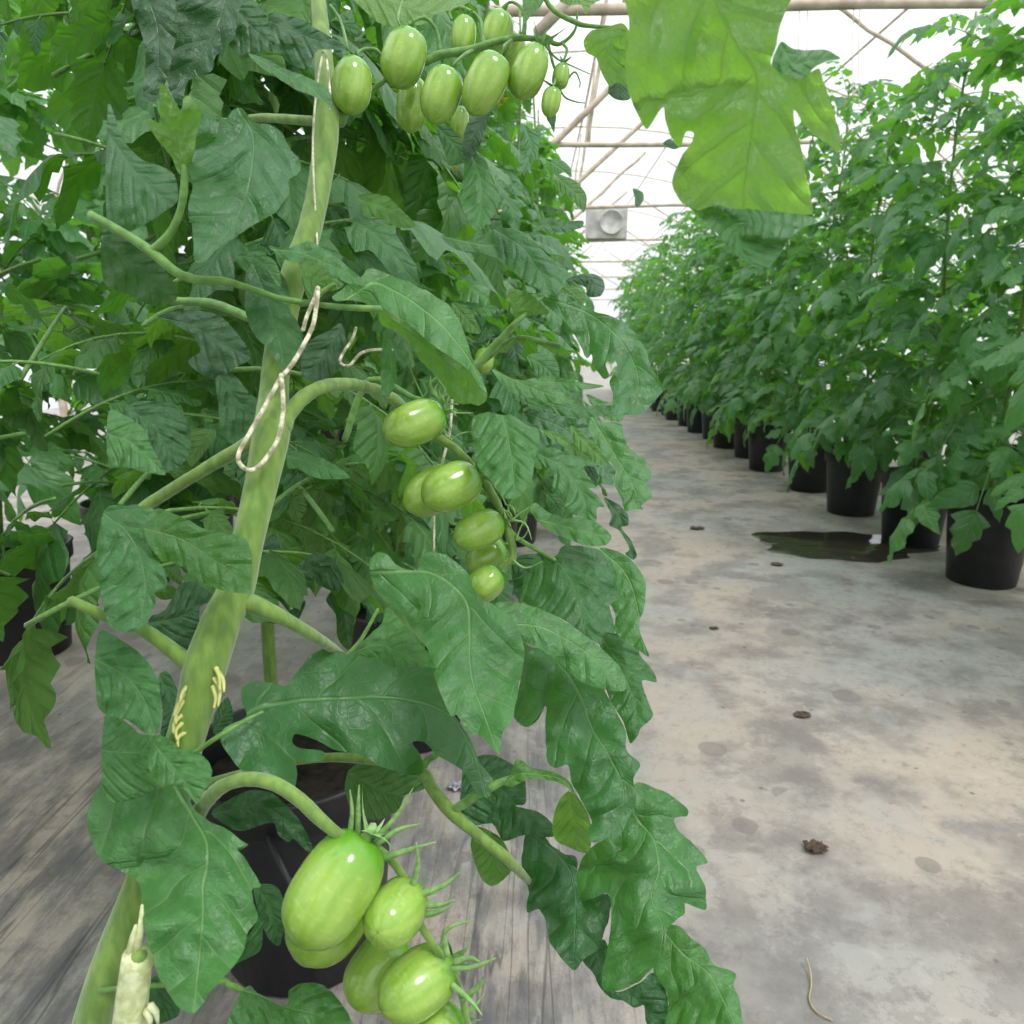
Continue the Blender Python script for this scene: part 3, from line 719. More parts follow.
# hairy, spent flower ends along the middle cluster
rh = random.Random(9)
for k in range(34):
    x, y = rh.choice([(440, 400), (445, 410), (478, 468), (486, 458), (492, 470), (506, 505), (512, 520), (516, 540), (513, 560), (500, 590), (452, 440)])
    a = rh.uniform(-2.4, 1.0); l = rh.uniform(10, 30); cv = rh.uniform(-1.2, 1.2)
    pts = [(x, y, 2.4, .475), (x+l*.5*math.cos(a), y+l*.5*math.sin(a), 2.0, .472), (x+l*math.cos(a+cv*.5), y+l*math.sin(a+cv*.5), .8, .468)]
    stalk('sepal', pts, HAIRY, 5)
for a in ([(348, 843), (352, 815), (350, 790)], [(358, 838), (358, 812), (359, 785)], [(372, 842), (395, 818), (413, 788)], [(374, 846), (398, 830), (420, 824)], [(384, 858), (408, 850), (436, 842)], [(410, 892), (418, 866), (416, 842)],
          [(420, 895), (446, 884), (460, 872)], [(424, 905), (440, 905), (455, 900)], [(422, 915), (438, 912), (452, 905)], [(447, 955), (446, 930), (474, 920)], [(452, 968), (476, 966), (496, 958)], [(455, 962), (470, 958), (480, 962)], [(462, 1000), (480, 985), (484, 975)], [(452, 985), (470, 1000), (482, 1015)]):
    stalk('sepal', [(x, y, (7, 5, 1)[i], (.345, .34, .335)[i]) for i, (x, y) in enumerate(a)], HAIRY, 6)
# aerial rootlets on the stem
for a in ([(186, 690), (178, 705), (174, 716)], [(184, 700), (176, 714), (176, 724)], [(183, 715), (175, 722), (173, 733)], [(184, 722), (176, 730), (177, 740)], [(186, 732), (178, 738), (178, 747)], [(214, 678), (220, 690), (218, 706)],
          [(218, 672), (223, 680), (224, 692)], [(213, 686), (216, 698), (214, 708)], [(216, 668), (219, 676), (220, 690)], [(188, 685), (182, 694), (180, 702)]):
    stalk('aerial_root', [(x, y, (5, 4, 2.5)[i], (.352, .349, .347)[i]) for i, (x, y) in enumerate(a)], ROOT, 7)
# pruned side shoot at the bottom left
vs, fs = tube_data([P(120, 1120, .315), P(128, 1050, .315), P(132, 1000, .31), P(136, 968, .31), P(139, 956, .309)], [.009, .0075, .0065, .0062, .0066], 16)
cs = link('pruned_shoot', mesh_of(vs, fs), CUT, FG); cs['label'] = 'pale dry pruned shoot with a hollow cut end'
vs, fs = tube_data([P(138, 962, .308), P(139.5, 954, .307)], [.0038, .0030], 12); link('cut_face', mesh_of(vs, fs), STEM, cs)
for a in ([(136, 952), (141, 930), (142, 905)], [(150, 1005), (156, 1012), (158, 1024)], [(146, 1010), (150, 1018), (150, 1030)], [(130, 952), (134, 935), (136, 925)]):
    vs, fs = tube_data([P(x, y, .308) for x, y in a], [.0018, .0015, .0006], 6); link('dry_fibre', mesh_of(vs, fs), CUT, cs)

# the tie of white twine
def tie(pts, label, width, d): 
    c = crom([(x, y) for x, y in pts], 6); n = len(c)
    return string([P(x, y, d+.002*math.sin(i)) for i, (x, y) in enumerate(c)], width/2/F*d, label, name='twine_tie', seg=8)
tie([(303, 330), (307, 316), (313, 302), (317, 290)], 'short doubled end of the twine loop beside the thick stem', 4, .366)
tie([(318, 288), (317, 300), (313, 325), (303, 346), (293, 363), (285, 373), (282, 376), (275, 388), (263, 410), (248, 436), (239, 453), (239.5, 463), (248, 470), (258, 467), (270, 453), (279, 436), (283, 411), (282.5, 390), (281, 375)],
    'long white twine loop tied around the thick foreground stem', 4.6, .362)
tie([(318, 260), (317, 240), (313, 160), (314.5, 110), (321, 62), (325, 52), (328, 70), (330, 92), (330, 110)], 'thin white twine running up the upper part of the foreground stem', 2.2, .405)
tie([(356, 328), (352, 340), (345, 350), (340, 360), (343, 365), (350, 365), (360, 354), (372, 350), (392, 350)], 'smaller white twine loop hanging among the leaves behind the arched fruit stalk', 3, .43)
tie([(433, 480), (434, 520), (434, 552)], 'pale twine strand hanging straight down behind the middle tomatoes', 2.4, .6)
tie([(452, 400), (450, 430), (443, 460), (441, 470)], 'short pale twine piece beside the uppermost tomato of the middle cluster', 3, .52)

# ---- traced leaves
def T(*a, **k): return traced(FG, *a, **k)
T('E1', [(155,600),(143,560),(145,510),(185,485),(245,485),(295,500),(325,460),(370,400),(430,372),(490,385),(580,400),(640,425),(700,432),(800,440),(818,485),(850,560),(870,600),(920,680),(960,760),(1005,830),(985,880),(940,860),(905,800),(870,770),(800,730),(760,690),(725,690),(745,730),(757,795),(700,797),(620,775),(560,740),(490,725),(420,700),(370,672),(330,662),(318,690),(345,712),(425,725),(410,752),(370,760),(325,755),(332,800),(325,842),(270,832),(200,825),(150,800),(100,740),(72,690),(80,655),(115,625)],
  [(60,660),(130,612),(200,575),(300,553),(400,545),(520,538),(620,535),(700,545),(800,570),(870,620),(930,720),(975,860)], .365, .45, pitch=.7, fold=.12, cup=-.5, label='broad lobed leaf blade stretched across the pot with a pale midrib')
T('E2', [(35,100),(60,72),(95,85),(120,115),(160,135),(195,130),(198,95),(235,73),(290,85),(345,125),(380,170),(386,200),(420,240),(470,265),(520,300),(555,380),(562,420),(550,500),(532,590),(520,640),(497,682),(487,710),(475,768),(430,720),(390,692),(372,700),(332,630),(310,632),(275,560),(252,490),(262,470),(235,420),(200,365),(165,320),(150,290),(112,262),(80,235),(50,190),(33,140)],
  [(170,142),(240,145),(310,185),(365,250),(375,340),(375,450),(390,540),(425,630),(472,760)], .40, .375, pitch=.55, fold=.18, cup=-.4, wave=.04, label='drooping pointed leaf blade in the middle with a pale raised midrib')
T('E2', [(460,250),(520,243),(590,260),(680,300),(760,355),(820,400),(880,460),(905,510),(902,548),(850,548),(760,520),(700,470),(650,430),(600,400),(540,372),(500,330),(475,290)],
  [(470,300),(520,320),(600,328),(700,370),(800,440),(900,535)], .415, .43, pitch=.7, fold=.2)
T('E2', [(548,380),(590,405),(650,402),(720,430),(790,490),(830,540),(870,610),(905,690),(915,760),(955,800),(935,850),(945,930),(910,1000),(880,1045),(830,1060),(785,1065),(782,1015),(792,995),(750,910),(722,860),(710,800),(665,815),(640,790),(630,700),(635,600),(600,655),(562,672),(524,640),(532,590),(550,500),(555,430)],
  [(640,412),(700,480),(750,560),(790,670),(850,770),(890,850),(900,940),(865,1050)], .425, .42, pitch=.6, fold=.22, wave=.05, label='long drooping leaf blade with blistered midrib on the path side')
T('E3', [(530,200),(590,213),(650,240),(708,290),(705,315),(662,325),(680,370),(730,410),(778,472),(738,488),(765,550),(775,632),(735,625),(698,612),(697,650),(650,685),(632,712),(628,770),(600,820),(540,880),(470,915),(420,900),(416,850),(430,790),(447,680),(440,580),(400,590),(345,602),(328,550),(335,490),(370,430),(430,390),(480,340),(512,290),(515,240)],
  [(520,225),(530,310),(590,390),(610,500),(585,590),(625,700),(612,800)], .435, .42, pitch=.6, fold=.35, wave=.05)
T('E3', [(640,690),(680,688),(720,730),(770,770),(800,820),(872,850),(865,890),(885,940),(900,1024),(935,1100),(800,1160),(650,1120),(560,1060),(632,990),(640,920),(590,850),(600,800),(630,750)],
  [(640,720),(700,790),(780,850),(820,920),(860,1000),(905,1095)], .44, .43, pitch=.6, fold=.25)
T('E3', [(150,400),(165,348),(210,370),(250,420),(290,440),(330,460),(332,540),(345,600),(440,580),(440,660),(420,730),(400,770),(360,800),(320,838),(280,800),(240,745),(228,690),(205,630),(162,642),(168,560),(150,530),(143,460)],
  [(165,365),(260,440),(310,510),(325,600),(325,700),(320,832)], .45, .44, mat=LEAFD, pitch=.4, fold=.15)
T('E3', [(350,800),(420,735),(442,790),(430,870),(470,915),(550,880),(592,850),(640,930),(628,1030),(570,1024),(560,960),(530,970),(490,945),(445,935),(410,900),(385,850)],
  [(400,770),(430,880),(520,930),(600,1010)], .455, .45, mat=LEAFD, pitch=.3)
T('E3', [(300,230),(340,260),(370,310),(382,385),(365,440),(300,420),(255,392),(247,340),(262,275)], [(310,235),(320,330),(330,425)], .44, mat=LEAFT, pitch=.1, flip=True, label='small pale cupped leaflet seen from its underside')
T('E3', [(80,200),(105,180),(125,118),(180,150),(240,160),(300,190),(325,235),(384,335),(350,285),(300,218),(240,192),(170,188),(110,215)], [(85,205),(130,170),(200,172),(280,190),(350,275)], .42, .42, pitch=.2, mat=LEAFB)
T('E3', [(-60,340),(-60,160),(0,110),(60,110),(130,150),(155,200),(155,270),(120,280),(200,300),(250,345),(250,385),(150,380),(80,400),(40,340)], [(-40,240),(60,220),(110,260),(180,340)], .47, mat=LEAFD, pitch=.5)
T('E3', [(-20,350),(60,380),(100,440),(106,500),(70,540),(35,552),(0,520),(-30,430)], [(20,350),(50,440),(50,545)], .47, mat=LEAFB, flip=True, pitch=0)
# left edge, lower
T('D4', [(-60,-120),(60,-110),(150,-40),(205,40),(215,85),(230,100),(270,170),(320,210),(380,240),(430,278),(482,307),(440,322),(490,390),(527,470),(493,490),(522,600),(480,650),(460,720),(420,790),(350,870),(300,940),(262,990),(200,950),(150,880),(110,800),(80,700),(50,560),(50,460),(-10,420),(-120,360),(-160,200),(-100,40)],
  [(120,-60),(160,20),(200,90),(260,200),(310,290),(320,380),(300,480),(300,560),(290,700),(280,830),(263,985)], .335, .31, pitch=.5, fold=.15, wave=.045, label='large drooping leaf blade at the lower left edge')
T('E5', [(140,210),(200,235),(260,250),(330,255),(400,300),(430,360),(415,420),(380,490),(350,532),(300,470),(240,440),(150,430),(110,360),(100,280)], [(140,230),(200,310),(280,400),(348,525)], .325, .32, pitch=.4, mat=LEAF)
T('E5', [(-120,80),(0,120),(60,172),(180,185),(258,235),(205,265),(190,330),(170,400),(140,450),(60,500),(-120,500)], [(-110,260),(0,270),(100,260),(240,230)], .345, .34, pitch=.6)
T('D1', [(-120,480),(0,530),(60,578),(115,660),(131,740),(132,830),(112,893),(60,880),(0,832),(-120,780)], [(-110,600),(-20,650),(60,740),(110,885)], .33, pitch=.5)
T('E7', [(-120,560),(0,540),(60,540),(150,560),(215,600),(150,640),(90,680),(120,780),(182,862),(202,948),(165,965),(135,985),(140,1040),(100,1130),(40,1180),(-100,1150),(-160,800)], [(-100,600),(0,680),(60,800),(90,950),(60,1160)], .335, .33, pitch=.55)
T('E7', [(85,685),(100,600),(150,555),(210,572),(320,620),(390,660),(480,680),(560,690),(600,710),(630,760),(637,830),(632,920),(622,988),(520,982),(430,960),(350,920),(290,860),(210,825),(180,830),(130,780)], [(90,660),(180,680),(260,705),(340,750),(430,810),(520,870),(620,970)], .335, .34, pitch=.35, mat=LEAFB, label='bright smooth leaf tip lying across the thick stem')
T('E7', [(-100,60),(0,88),(80,145),(122,240),(160,310),(192,382),(100,372),(0,345),(-100,330)], [(-80,180),(20,220),(110,300),(186,378)], .35, pitch=.5)
# centre-left big blades
T('C5', [(-100,90),(-60,52),(0,62),(80,98),(170,140),(250,188),(292,240),(322,310),(345,380),(362,430),(398,500),(412,545),(380,520),(345,462),(280,412),(210,368),(130,300),(50,240),(-10,212),(-70,190),(-140,175),(-190,180),(-210,160),(-150,120)], [(-130,160),(-40,110),(60,150),(180,230),(270,320),(345,420),(408,540)], .40, .385, pitch=.85, fold=.1, label='broad glossy leaf blade folded over above the arched fruit stalk')
T('C5', [(-30,200),(20,222),(100,272),(200,355),(280,405),(350,455),(395,505),(412,545),(405,580),(375,598),(340,590),(300,592),(262,560),(230,505),(150,425),(100,350),(40,300),(-10,275)], [(0,230),(100,300),(220,400),(320,480),(400,560)], .405, .395, pitch=-.35, flip=True, mat=LEAFB)
T('C1', [(285,455),(340,460),(390,475),(422,440),(460,435),(510,490),(570,500),(620,540),(650,590),(687,640),(685,690),(640,720),(642,770),(590,850),(520,890),(450,930),(400,970),(350,1000),(310,1042),(268,1040),(255,920),(240,830),(260,740),(238,655),(265,600),(255,560),(270,500)], [(445,440),(495,530),(500,620),(480,760),(420,900),(300,1035)], .345, .325, pitch=.35, fold=.15, wave=.05, label='heart shaped hanging leaf blade in front of the dark upper foliage')
T('C1', [(132,330),(180,400),(212,442),(222,390),(245,385),(272,410),(292,460),(275,540),(262,620),(240,690),(205,695),(170,622),(120,562),(72,490),(90,475),(125,490),(125,400)], [(225,690),(200,560),(160,440),(135,335)], .345, .34, pitch=-.3, flip=True, mat=LEAFB)
T('C1', [(480,212),(560,240),(640,280),(720,310),(792,350),(817,395),(812,440),(790,410),(740,385),(660,350),(580,300),(520,260)], [(482,215),(600,280),(720,345),(812,430)], .41, .39, pitch=.8, mat=LEAF)
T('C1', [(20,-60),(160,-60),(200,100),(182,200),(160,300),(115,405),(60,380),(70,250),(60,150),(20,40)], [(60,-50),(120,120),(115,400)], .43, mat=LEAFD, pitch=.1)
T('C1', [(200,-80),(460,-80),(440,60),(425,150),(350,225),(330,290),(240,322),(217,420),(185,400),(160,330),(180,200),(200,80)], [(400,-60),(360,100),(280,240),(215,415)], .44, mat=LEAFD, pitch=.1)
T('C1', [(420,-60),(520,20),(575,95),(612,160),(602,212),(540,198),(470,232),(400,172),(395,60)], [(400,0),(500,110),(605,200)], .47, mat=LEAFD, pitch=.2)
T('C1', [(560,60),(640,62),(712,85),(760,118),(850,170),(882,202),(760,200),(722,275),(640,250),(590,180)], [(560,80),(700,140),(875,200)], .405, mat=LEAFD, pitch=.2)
T('C1', [(-80,420),(-20,560),(60,640),(120,660),(185,700),(200,800),(140,850),(60,900),(-80,920)], [(-60,560),(40,700),(150,800)], .37, pitch=.5)
T('C4', [(-100,-120),(0,-100),(90,-20),(150,60),(200,130),(182,185),(100,197),(0,152),(-100,100)], [(-80,-40),(40,60),(170,170)], .39, mat=LEAFD, flip=True, pitch=-.2)
T('C4', [(480,20),(520,30),(585,50),(640,110),(640,190),(655,230),(690,290),(700,380),(660,430),(640,478),(605,435),(560,372),(500,310),(470,220),(470,110)], [(500,30),(560,180),(600,320),(638,470)], .385, .375, mat=LEAF, pitch=.3)
T('C4', [(430,0),(500,-20),(560,0),(600,40),(612,120),(590,110),(560,60),(510,25),(465,60)], [(440,0),(530,20),(605,115)], .372, pitch=.6)
T('C4', [(690,10),(760,20),(800,60),(862,115),(820,140),(760,150),(735,195),(700,120),(690,60)], [(735,190),(750,110),(800,95),(855,115)], .37, mat=LEAFB, flip=True, pitch=0)
T('C4', [(560,-40),(640,-30),(720,-60),(800,-20),(900,60),(960,110),(880,110),(800,60),(740,30),(640,20)], [(570,-30),(700,-10),(840,50),(950,110)], .38, pitch=.8)
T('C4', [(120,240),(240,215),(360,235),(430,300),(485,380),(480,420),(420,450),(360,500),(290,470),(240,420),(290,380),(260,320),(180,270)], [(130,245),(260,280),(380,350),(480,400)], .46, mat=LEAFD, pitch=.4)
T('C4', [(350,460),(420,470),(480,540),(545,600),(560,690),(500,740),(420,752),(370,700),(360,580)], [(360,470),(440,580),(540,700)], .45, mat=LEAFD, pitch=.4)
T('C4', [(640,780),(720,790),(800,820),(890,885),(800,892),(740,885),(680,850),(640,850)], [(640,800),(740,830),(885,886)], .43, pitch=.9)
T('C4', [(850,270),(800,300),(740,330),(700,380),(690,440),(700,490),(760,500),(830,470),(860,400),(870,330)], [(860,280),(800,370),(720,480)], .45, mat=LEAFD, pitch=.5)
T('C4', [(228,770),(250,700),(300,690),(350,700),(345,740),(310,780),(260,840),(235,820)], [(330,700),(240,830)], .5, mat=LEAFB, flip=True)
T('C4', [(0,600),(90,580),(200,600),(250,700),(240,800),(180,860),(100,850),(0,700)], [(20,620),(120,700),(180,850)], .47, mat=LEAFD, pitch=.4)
T('C5', [(0,300),(20,340),(45,420),(50,500),(20,560),(-10,560),(-10,420)], [(0,300),(30,430),(10,555)], .42, pitch=.3)
# right side of the plant
T('E6', [(245,485),(300,472),(360,490),(430,540),(490,572),(560,590),(640,632),(700,690),(745,760),(765,840),(800,900),(832,955),(812,1000),(770,1060),(720,1090),(640,1105),(572,1095),(580,1000),(560,930),(600,850),(570,810),(540,840),(560,900),(530,915),(485,862),(470,840),(465,790),(440,810),(400,720),(362,660),(310,600),(260,560),(212,515)],
  [(235,510),(330,530),(440,575),(540,640),(620,720),(680,820),(710,930),(690,1080)], .455, .43, pitch=.55, fold=.2, wave=.06, label='long arching leaf blade hanging out over the path')
T('E6', [(-30,150),(60,148),(112,170),(200,240),(250,290),(332,340),(348,400),(300,475),(255,480),(242,505),(200,460),(130,420),(50,350),(0,290)], [(-20,155),(110,240),(180,330),(230,420),(243,498)], .47, .46, pitch=.6)
T('E6', [(42,455),(120,468),(200,520),(252,580),(160,590),(100,620),(60,655),(72,600),(52,530)], [(50,650),(100,570),(245,578)], .46, mat=LEAFB, flip=True, pitch=-.3)
T('E6', [(0,772),(60,715),(100,695),(180,705),(260,738),(352,795),(330,805),(250,770),(170,727),(100,722),(20,780)], [(0,775),(100,708),(200,725),(345,796)], .48, mat=LEAFB, flip=True, pitch=-.3)
T('E6', [(350,400),(420,378),(480,378),(525,405),(537,450),(512,492),(450,495),(440,450),(400,430),(360,420)], [(350,405),(450,400),(500,480)], .75, mat=LEAFD, fold=.5)
T('E6', [(200,110),(260,88),(330,110),(422,105),(418,140),(330,165),(260,165),(200,150)], [(200,130),(320,135),(420,120)], .7, pitch=.7)
T('E6', [(330,440),(380,445),(435,490),(420,540),(370,490),(320,475)], [(330,450),(425,530)], .52, mat=LEAFB, flip=True)
T('E8', [(-60,60),(0,75),(60,78),(110,110),(150,135),(197,150),(202,220),(182,290),(165,400),(130,460),(90,502),(20,500),(-40,420),(-110,340),(-140,200),(-140,90)], [(10,70),(40,180),(60,300),(80,495)], .45, .43, pitch=.45)
T('E8', [(190,268),(260,243),(330,268),(420,300),(520,332),(530,347),(430,340),(480,430),(492,452),(455,452),(500,490),(535,545),(495,552),(492,618),(420,600),(340,572),(310,500),(270,440),(272,390),(222,330)], [(195,275),(300,330),(380,420),(430,500),(440,600)], .56, pitch=.7)
T('E8', [(152,560),(180,525),(240,570),(330,605),(400,598),(480,620),(540,660),(572,702),(542,742),(490,750),(420,742),(350,712),(270,682),(200,630)], [(160,600),(260,630),(360,655),(460,680),(568,705)], .47, pitch=.9)
T('E8', [(425,10),(480,55),(520,108),(620,120),(632,170),(655,240),(720,290),(760,340),(773,392),(752,430),(777,485),(760,512),(722,540),(735,560),(690,560),(640,568),(620,500),(590,440),(592,360),(540,290),(490,220),(450,130)], [(440,30),(520,170),(590,280),(650,380),(700,480),(715,550)], .62, pitch=.6)
T('E8', [(530,500),(600,530),(650,578),(658,640),(622,655),(672,720),(699,790),(682,820),(640,785),(662,760),(612,672),(560,640),(572,590)], [(540,505),(610,590),(640,680),(685,815)], .66, mat=LEAFD)
T('E2', [(600,80),(665,90),(690,58),(740,53),(800,62),(840,90),(868,150),(880,230),(852,262),(872,345),(830,352),(822,392),(770,362),(700,310),(600,265),(553,240),(560,160),(590,140)], [(610,50),(665,95),(720,170),(750,250),(768,355)], .46, .45, pitch=.6, fold=.15)
T('E2', [(820,62),(900,82),(950,130),(976,182),(972,250),(955,310),(958,355),(987,432),(940,402),(872,350),(872,290),(850,240),(830,150)], [(830,75),(900,140),(940,230),(975,420)], .48, .47, pitch=.5, fold=.2)
T('E2', [(815,345),(900,360),(955,385),(955,425),(1000,480),(1012,520),(962,515),(990,600),(1000,640),(960,672),(948,700),(922,727),(900,660),(850,570),(830,500),(860,470),(820,400)], [(825,365),(880,450),(930,560),(950,665)], .47, .46, pitch=.5, fold=.2)
T('E2', [(520,100),(600,80),(640,95),(600,150),(560,200),(545,240),(525,200)], [(530,110),(570,150),(550,230)], .50, mat=LEAFD)

for pl, rb_, d_, m_ in (
  ([(150,60),(250,30),(350,40),(440,60),(470,130),(500,230),(560,320),(590,360),(580,430),(500,420),(440,330),(360,280),(260,240),(200,200)], [(170,80),(330,150),(480,280),(575,410)], .80, LEAFD),
  ([(200,150),(290,165),(350,190),(400,250),(450,270),(470,310),(400,300),(330,240),(260,200)], [(205,152),(330,210),(465,305)], .66, LEAFB),
  ([(360,130),(430,170),(480,220),(520,250),(560,300),(540,330),(480,320),(420,270),(380,220)], [(365,140),(450,230),(550,325)], .70, LEAFB),
  ([(100,-60),(180,-20),(250,30),(275,55),(200,50),(120,20),(60,-20)], [(80,-50),(180,10),(270,55)], .60, LEAF),
  ([(260,-60),(340,-30),(400,20),(440,60),(380,60),(300,10)], [(265,-50),(360,10),(435,58)], .62, LEAF),
  ([(440,-30),(520,0),(600,30),(640,60),(620,110),(560,105),(500,70)], [(445,-20),(550,50),(625,100)], .9, LEAF),
  ([(240,480),(290,485),(320,530),(310,590),(260,570),(235,520)], [(245,485),(290,540),(305,588)], .6, LEAF),
  ([(430,330),(480,340),(500,400),(490,450),(450,430),(435,380)], [(440,335),(475,390),(485,445)], .7, LEAFD)):
    T('E8', pl, rb_, d_, mat=m_, pitch=.7)
for pl, rb_, d_, m_ in (
  ([(430,450),(520,490),(620,510),(700,530),(760,580),(700,590),(600,570),(500,540)], [(440,460),(600,530),(755,580)], .58, LEAF),
  ([(560,500),(660,480),(760,500),(880,520),(800,535),(700,540),(620,540)], [(565,505),(700,505),(875,522)], .72, LEAF),
  ([(600,560),(700,590),(800,600),(920,600),(930,640),(850,640),(760,650),(660,620)], [(605,570),(750,610),(920,620)], .6, LEAF),
  ([(560,580),(620,600),(680,620),(640,625),(590,610)], [(560,585),(675,620)], .56, LEAF),
  ([(270,190),(330,200),(370,260),(385,310),(320,300),(290,250)], [(280,195),(330,250),(380,305)], .55, LEAFB),
  ([(280,180),(380,190),(450,205),(430,240),(350,235),(300,215)], [(285,185),(360,205),(445,215)], .6, LEAF),
  ([(720,130),(760,125),(800,160),(800,190),(760,160)], [(725,132),(798,188)], .62, LEAFB),
  ([(480,290),(520,320),(560,370),(530,420),(490,400),(470,340)], [(485,295),(520,360),(530,415)], .75, LEAFD),
  ([(570,400),(650,390),(700,440),(690,500),(620,480)], [(575,405),(640,440),(690,495)], .8, LEAF)):
    T('C5', pl, rb_, d_, mat=m_, pitch=.6)
# blades behind
T('E1', [(490,392),(560,340),(620,285),(640,230),(700,290),(740,340),(790,400),(805,455),(700,450),(600,440),(520,425)], [(500,395),(620,360),(790,440)], .46, pitch=.6)
T('E1', [(262,150),(330,90),(390,45),(450,62),(480,110),(490,160),(450,172),(400,150),(390,120),(362,170),(300,180),(288,200),(310,240),(358,205),(352,240),(330,272),(290,232),(260,200),(205,185),(190,60),(250,-20),(282,60)], [(200,100),(300,130),(400,90),(480,120)], .55, mat=LEAFD, pitch=.3)
T('E1', [(430,205),(470,160),(520,200),(530,260),(512,375),(470,335),(463,255)], [(440,200),(490,260),(505,360)], .62, mat=LEAFD, flip=True)
T('E1', [(505,790),(560,755),(640,762),(700,790),(775,805),(765,850),(700,872),(680,920),(600,955),(520,925),(495,850)], [(510,800),(600,850),(690,880)], .47, mat=LEAFD, flip=True, pitch=-.1)
T('E5', [(425,580),(520,510),(620,460),(740,480),(830,560),(880,620),(943,745),(920,775),(850,712),(820,728),(770,692),(750,630),(680,640),(600,668),(540,662)], [(440,580),(600,550),(740,560),(850,660),(930,765)], .40, .42, mat=LEAFD, pitch=.4)
T('E5', [(470,650),(520,680),(560,730),(610,745),(560,770),(500,730),(440,690)], [(470,660),(600,742)], .345)
T('D4', [(500,480),(540,462),(600,480),(630,560),(625,640),(602,712),(560,680),(540,640),(530,730),(440,780),(420,790),(460,700),(520,600)], [(520,480),(570,560),(600,700)], .38, mat=LEAFD)
T('D4', [(400,1080),(430,935),(480,868),(520,900),(610,945),(640,940),(645,890),(700,858),(780,870),(840,920),(880,985),(900,1070),(650,1130)], [(400,870),(520,910),(640,960),(760,990),(880,1060)], .36, .355, pitch=.7)
T('D4', [(80,880),(110,830),(160,900),(205,955),(190,1000),(60,1040),(0,1000),(60,960)], [(90,850),(130,950),(100,1030)], .39, mat=LEAFD)
T('D1', [(90,420),(150,390),(200,300),(260,280),(350,345),(290,380),(285,460),(280,570),(200,580),(120,540),(80,480)], [(100,440),(200,420),(340,350)], .46, mat=LEAFD, pitch=.3)
T('D1', [(340,880),(350,800),(400,740),(420,830),(380,900)], [(345,870),(410,770)], .42, mat=LEAFD)
T('D1', [(120,660),(160,640),(200,720),(210,830),(180,900),(130,900),(140,800)], [(130,660),(180,780),(160,890)], .40, mat=LEAFD)
# upper right and upper middle
T('C2', [(330,615),(370,608),(412,650),(430,720),(462,770),(455,832),(420,880),(372,925),(332,870),(303,790),(315,720)], [(350,612),(385,720),(390,820),(372,920)], .44, .43, mat=LEAF, pitch=.3)
T('C2', [(205,500),(262,508),(312,560),(332,610),(322,650),(260,662),(240,600)], [(210,505),(280,580),(310,650)], .46, mat=LEAF, pitch=.5)
T('C2', [(345,475),(422,440),(408,520),(372,600),(330,642),(312,580)], [(420,445),(360,540),(325,635)], .45, mat=LEAFD)
T('C2', [(-100,780),(0,780),(60,830),(130,905),(60,910),(0,880),(-80,850)], [(-90,800),(20,840),(125,905)], .46, mat=LEAFB, pitch=.3)
T('C2', [(228,942),(350,962),(430,922),(520,915),(600,960),(660,1045),(560,1060),(480,1040),(380,1010),(290,1000)], [(235,945),(400,980),(540,980),(655,1045)], .48, pitch=.9)
T('C2', [(650,470),(688,460),(684,500),(680,532),(665,500)], [(670,465),(680,530)], .43)
T('C2', [(540,500),(590,510),(622,560),(610,620),(580,680),(540,690),(545,600)], [(560,505),(590,590),(555,685)], .62)
T('C2', [(670,640),(710,640),(745,670),(750,710),(720,690),(690,700),(672,680)], [(672,650),(745,700)], .70)
T('C2', [(690,700),(760,720),(810,780),(800,850),(760,800),(700,760)], [(695,710),(800,800)], .66, mat=LEAFB)
T('E6', [(680,-60),(730,-40),(735,0),(705,38),(690,20),(690,-10)], [(690,-50),(715,30)], 1.3, mat=LEAFD)
T('C2', [(798,165),(830,122),(880,112),(955,92),(985,150),(985,330),(930,330),(900,345),(862,272),(850,232),(812,212)], [(975,120),(900,180),(890,320)], .40, mat=LEAFT, flip=True, pitch=-.1)
T('C2', [(900,340),(905,320),(940,300),(980,320),(985,395),(935,400),(898,375)], [(940,305),(940,395)], .41, mat=LEAFD)
T('C2', [(700,-60),(860,-60),(900,-20),(830,20),(810,60),(790,20),(740,20),(700,0)], [(720,-50),(780,0),(815,50)], .42, mat=LEAFB, flip=True)
T('C2', [(560,-60),(660,-60),(630,20),(590,60),(560,95),(555,30)], [(620,-50),(570,80)], .43, mat=LEAFB)
T('C2', [(-140,-60),(280,-60),(340,10),(200,60),(180,90),(80,110),(0,100),(-60,60)], [(-100,-40),(60,20),(200,60)], .48, mat=LEAFB, flip=True)
T('E4', [(108,-120),(104,0),(115,100),(108,230),(104,310),(120,400),(150,470),(188,530),(225,490),(265,440),(268,510),(285,560),(320,608),(340,560),(360,538),(384,548),(370,590),(330,640),(302,720),(300,780),(340,832),(400,865),(460,840),(540,858),(620,858),(740,872),(830,882),(872,872),(862,790),(840,700),(812,560),(785,450),(830,500),(870,550),(930,590),(975,625),(982,540),(960,450),(930,380),(900,280),(820,322),(760,305),(700,265),(725,180),(740,100),(770,20),(800,-120)],
  [(470,-120),(480,-20),(500,60),(560,180),(640,310),(632,450),(612,600),(592,760),(585,860)], .26, .25, mat=LEAFT, pitch=-.25, flip=True, fold=.1, cup=-.3, wave=.04, label='very large thin backlit leaf blade glowing yellow green')
T('E4', [(345,832),(400,862),(460,836),(540,856),(620,856),(740,870),(830,880),(895,905),(840,930),(785,970),(735,1040),(695,1092),(620,1085),(540,1030),(480,960),(420,900)], [(600,858),(610,900),(560,970),(600,1060)], .252, .262, mat=LEAF, pitch=.6, label='folded dark tip of the large backlit leaf')
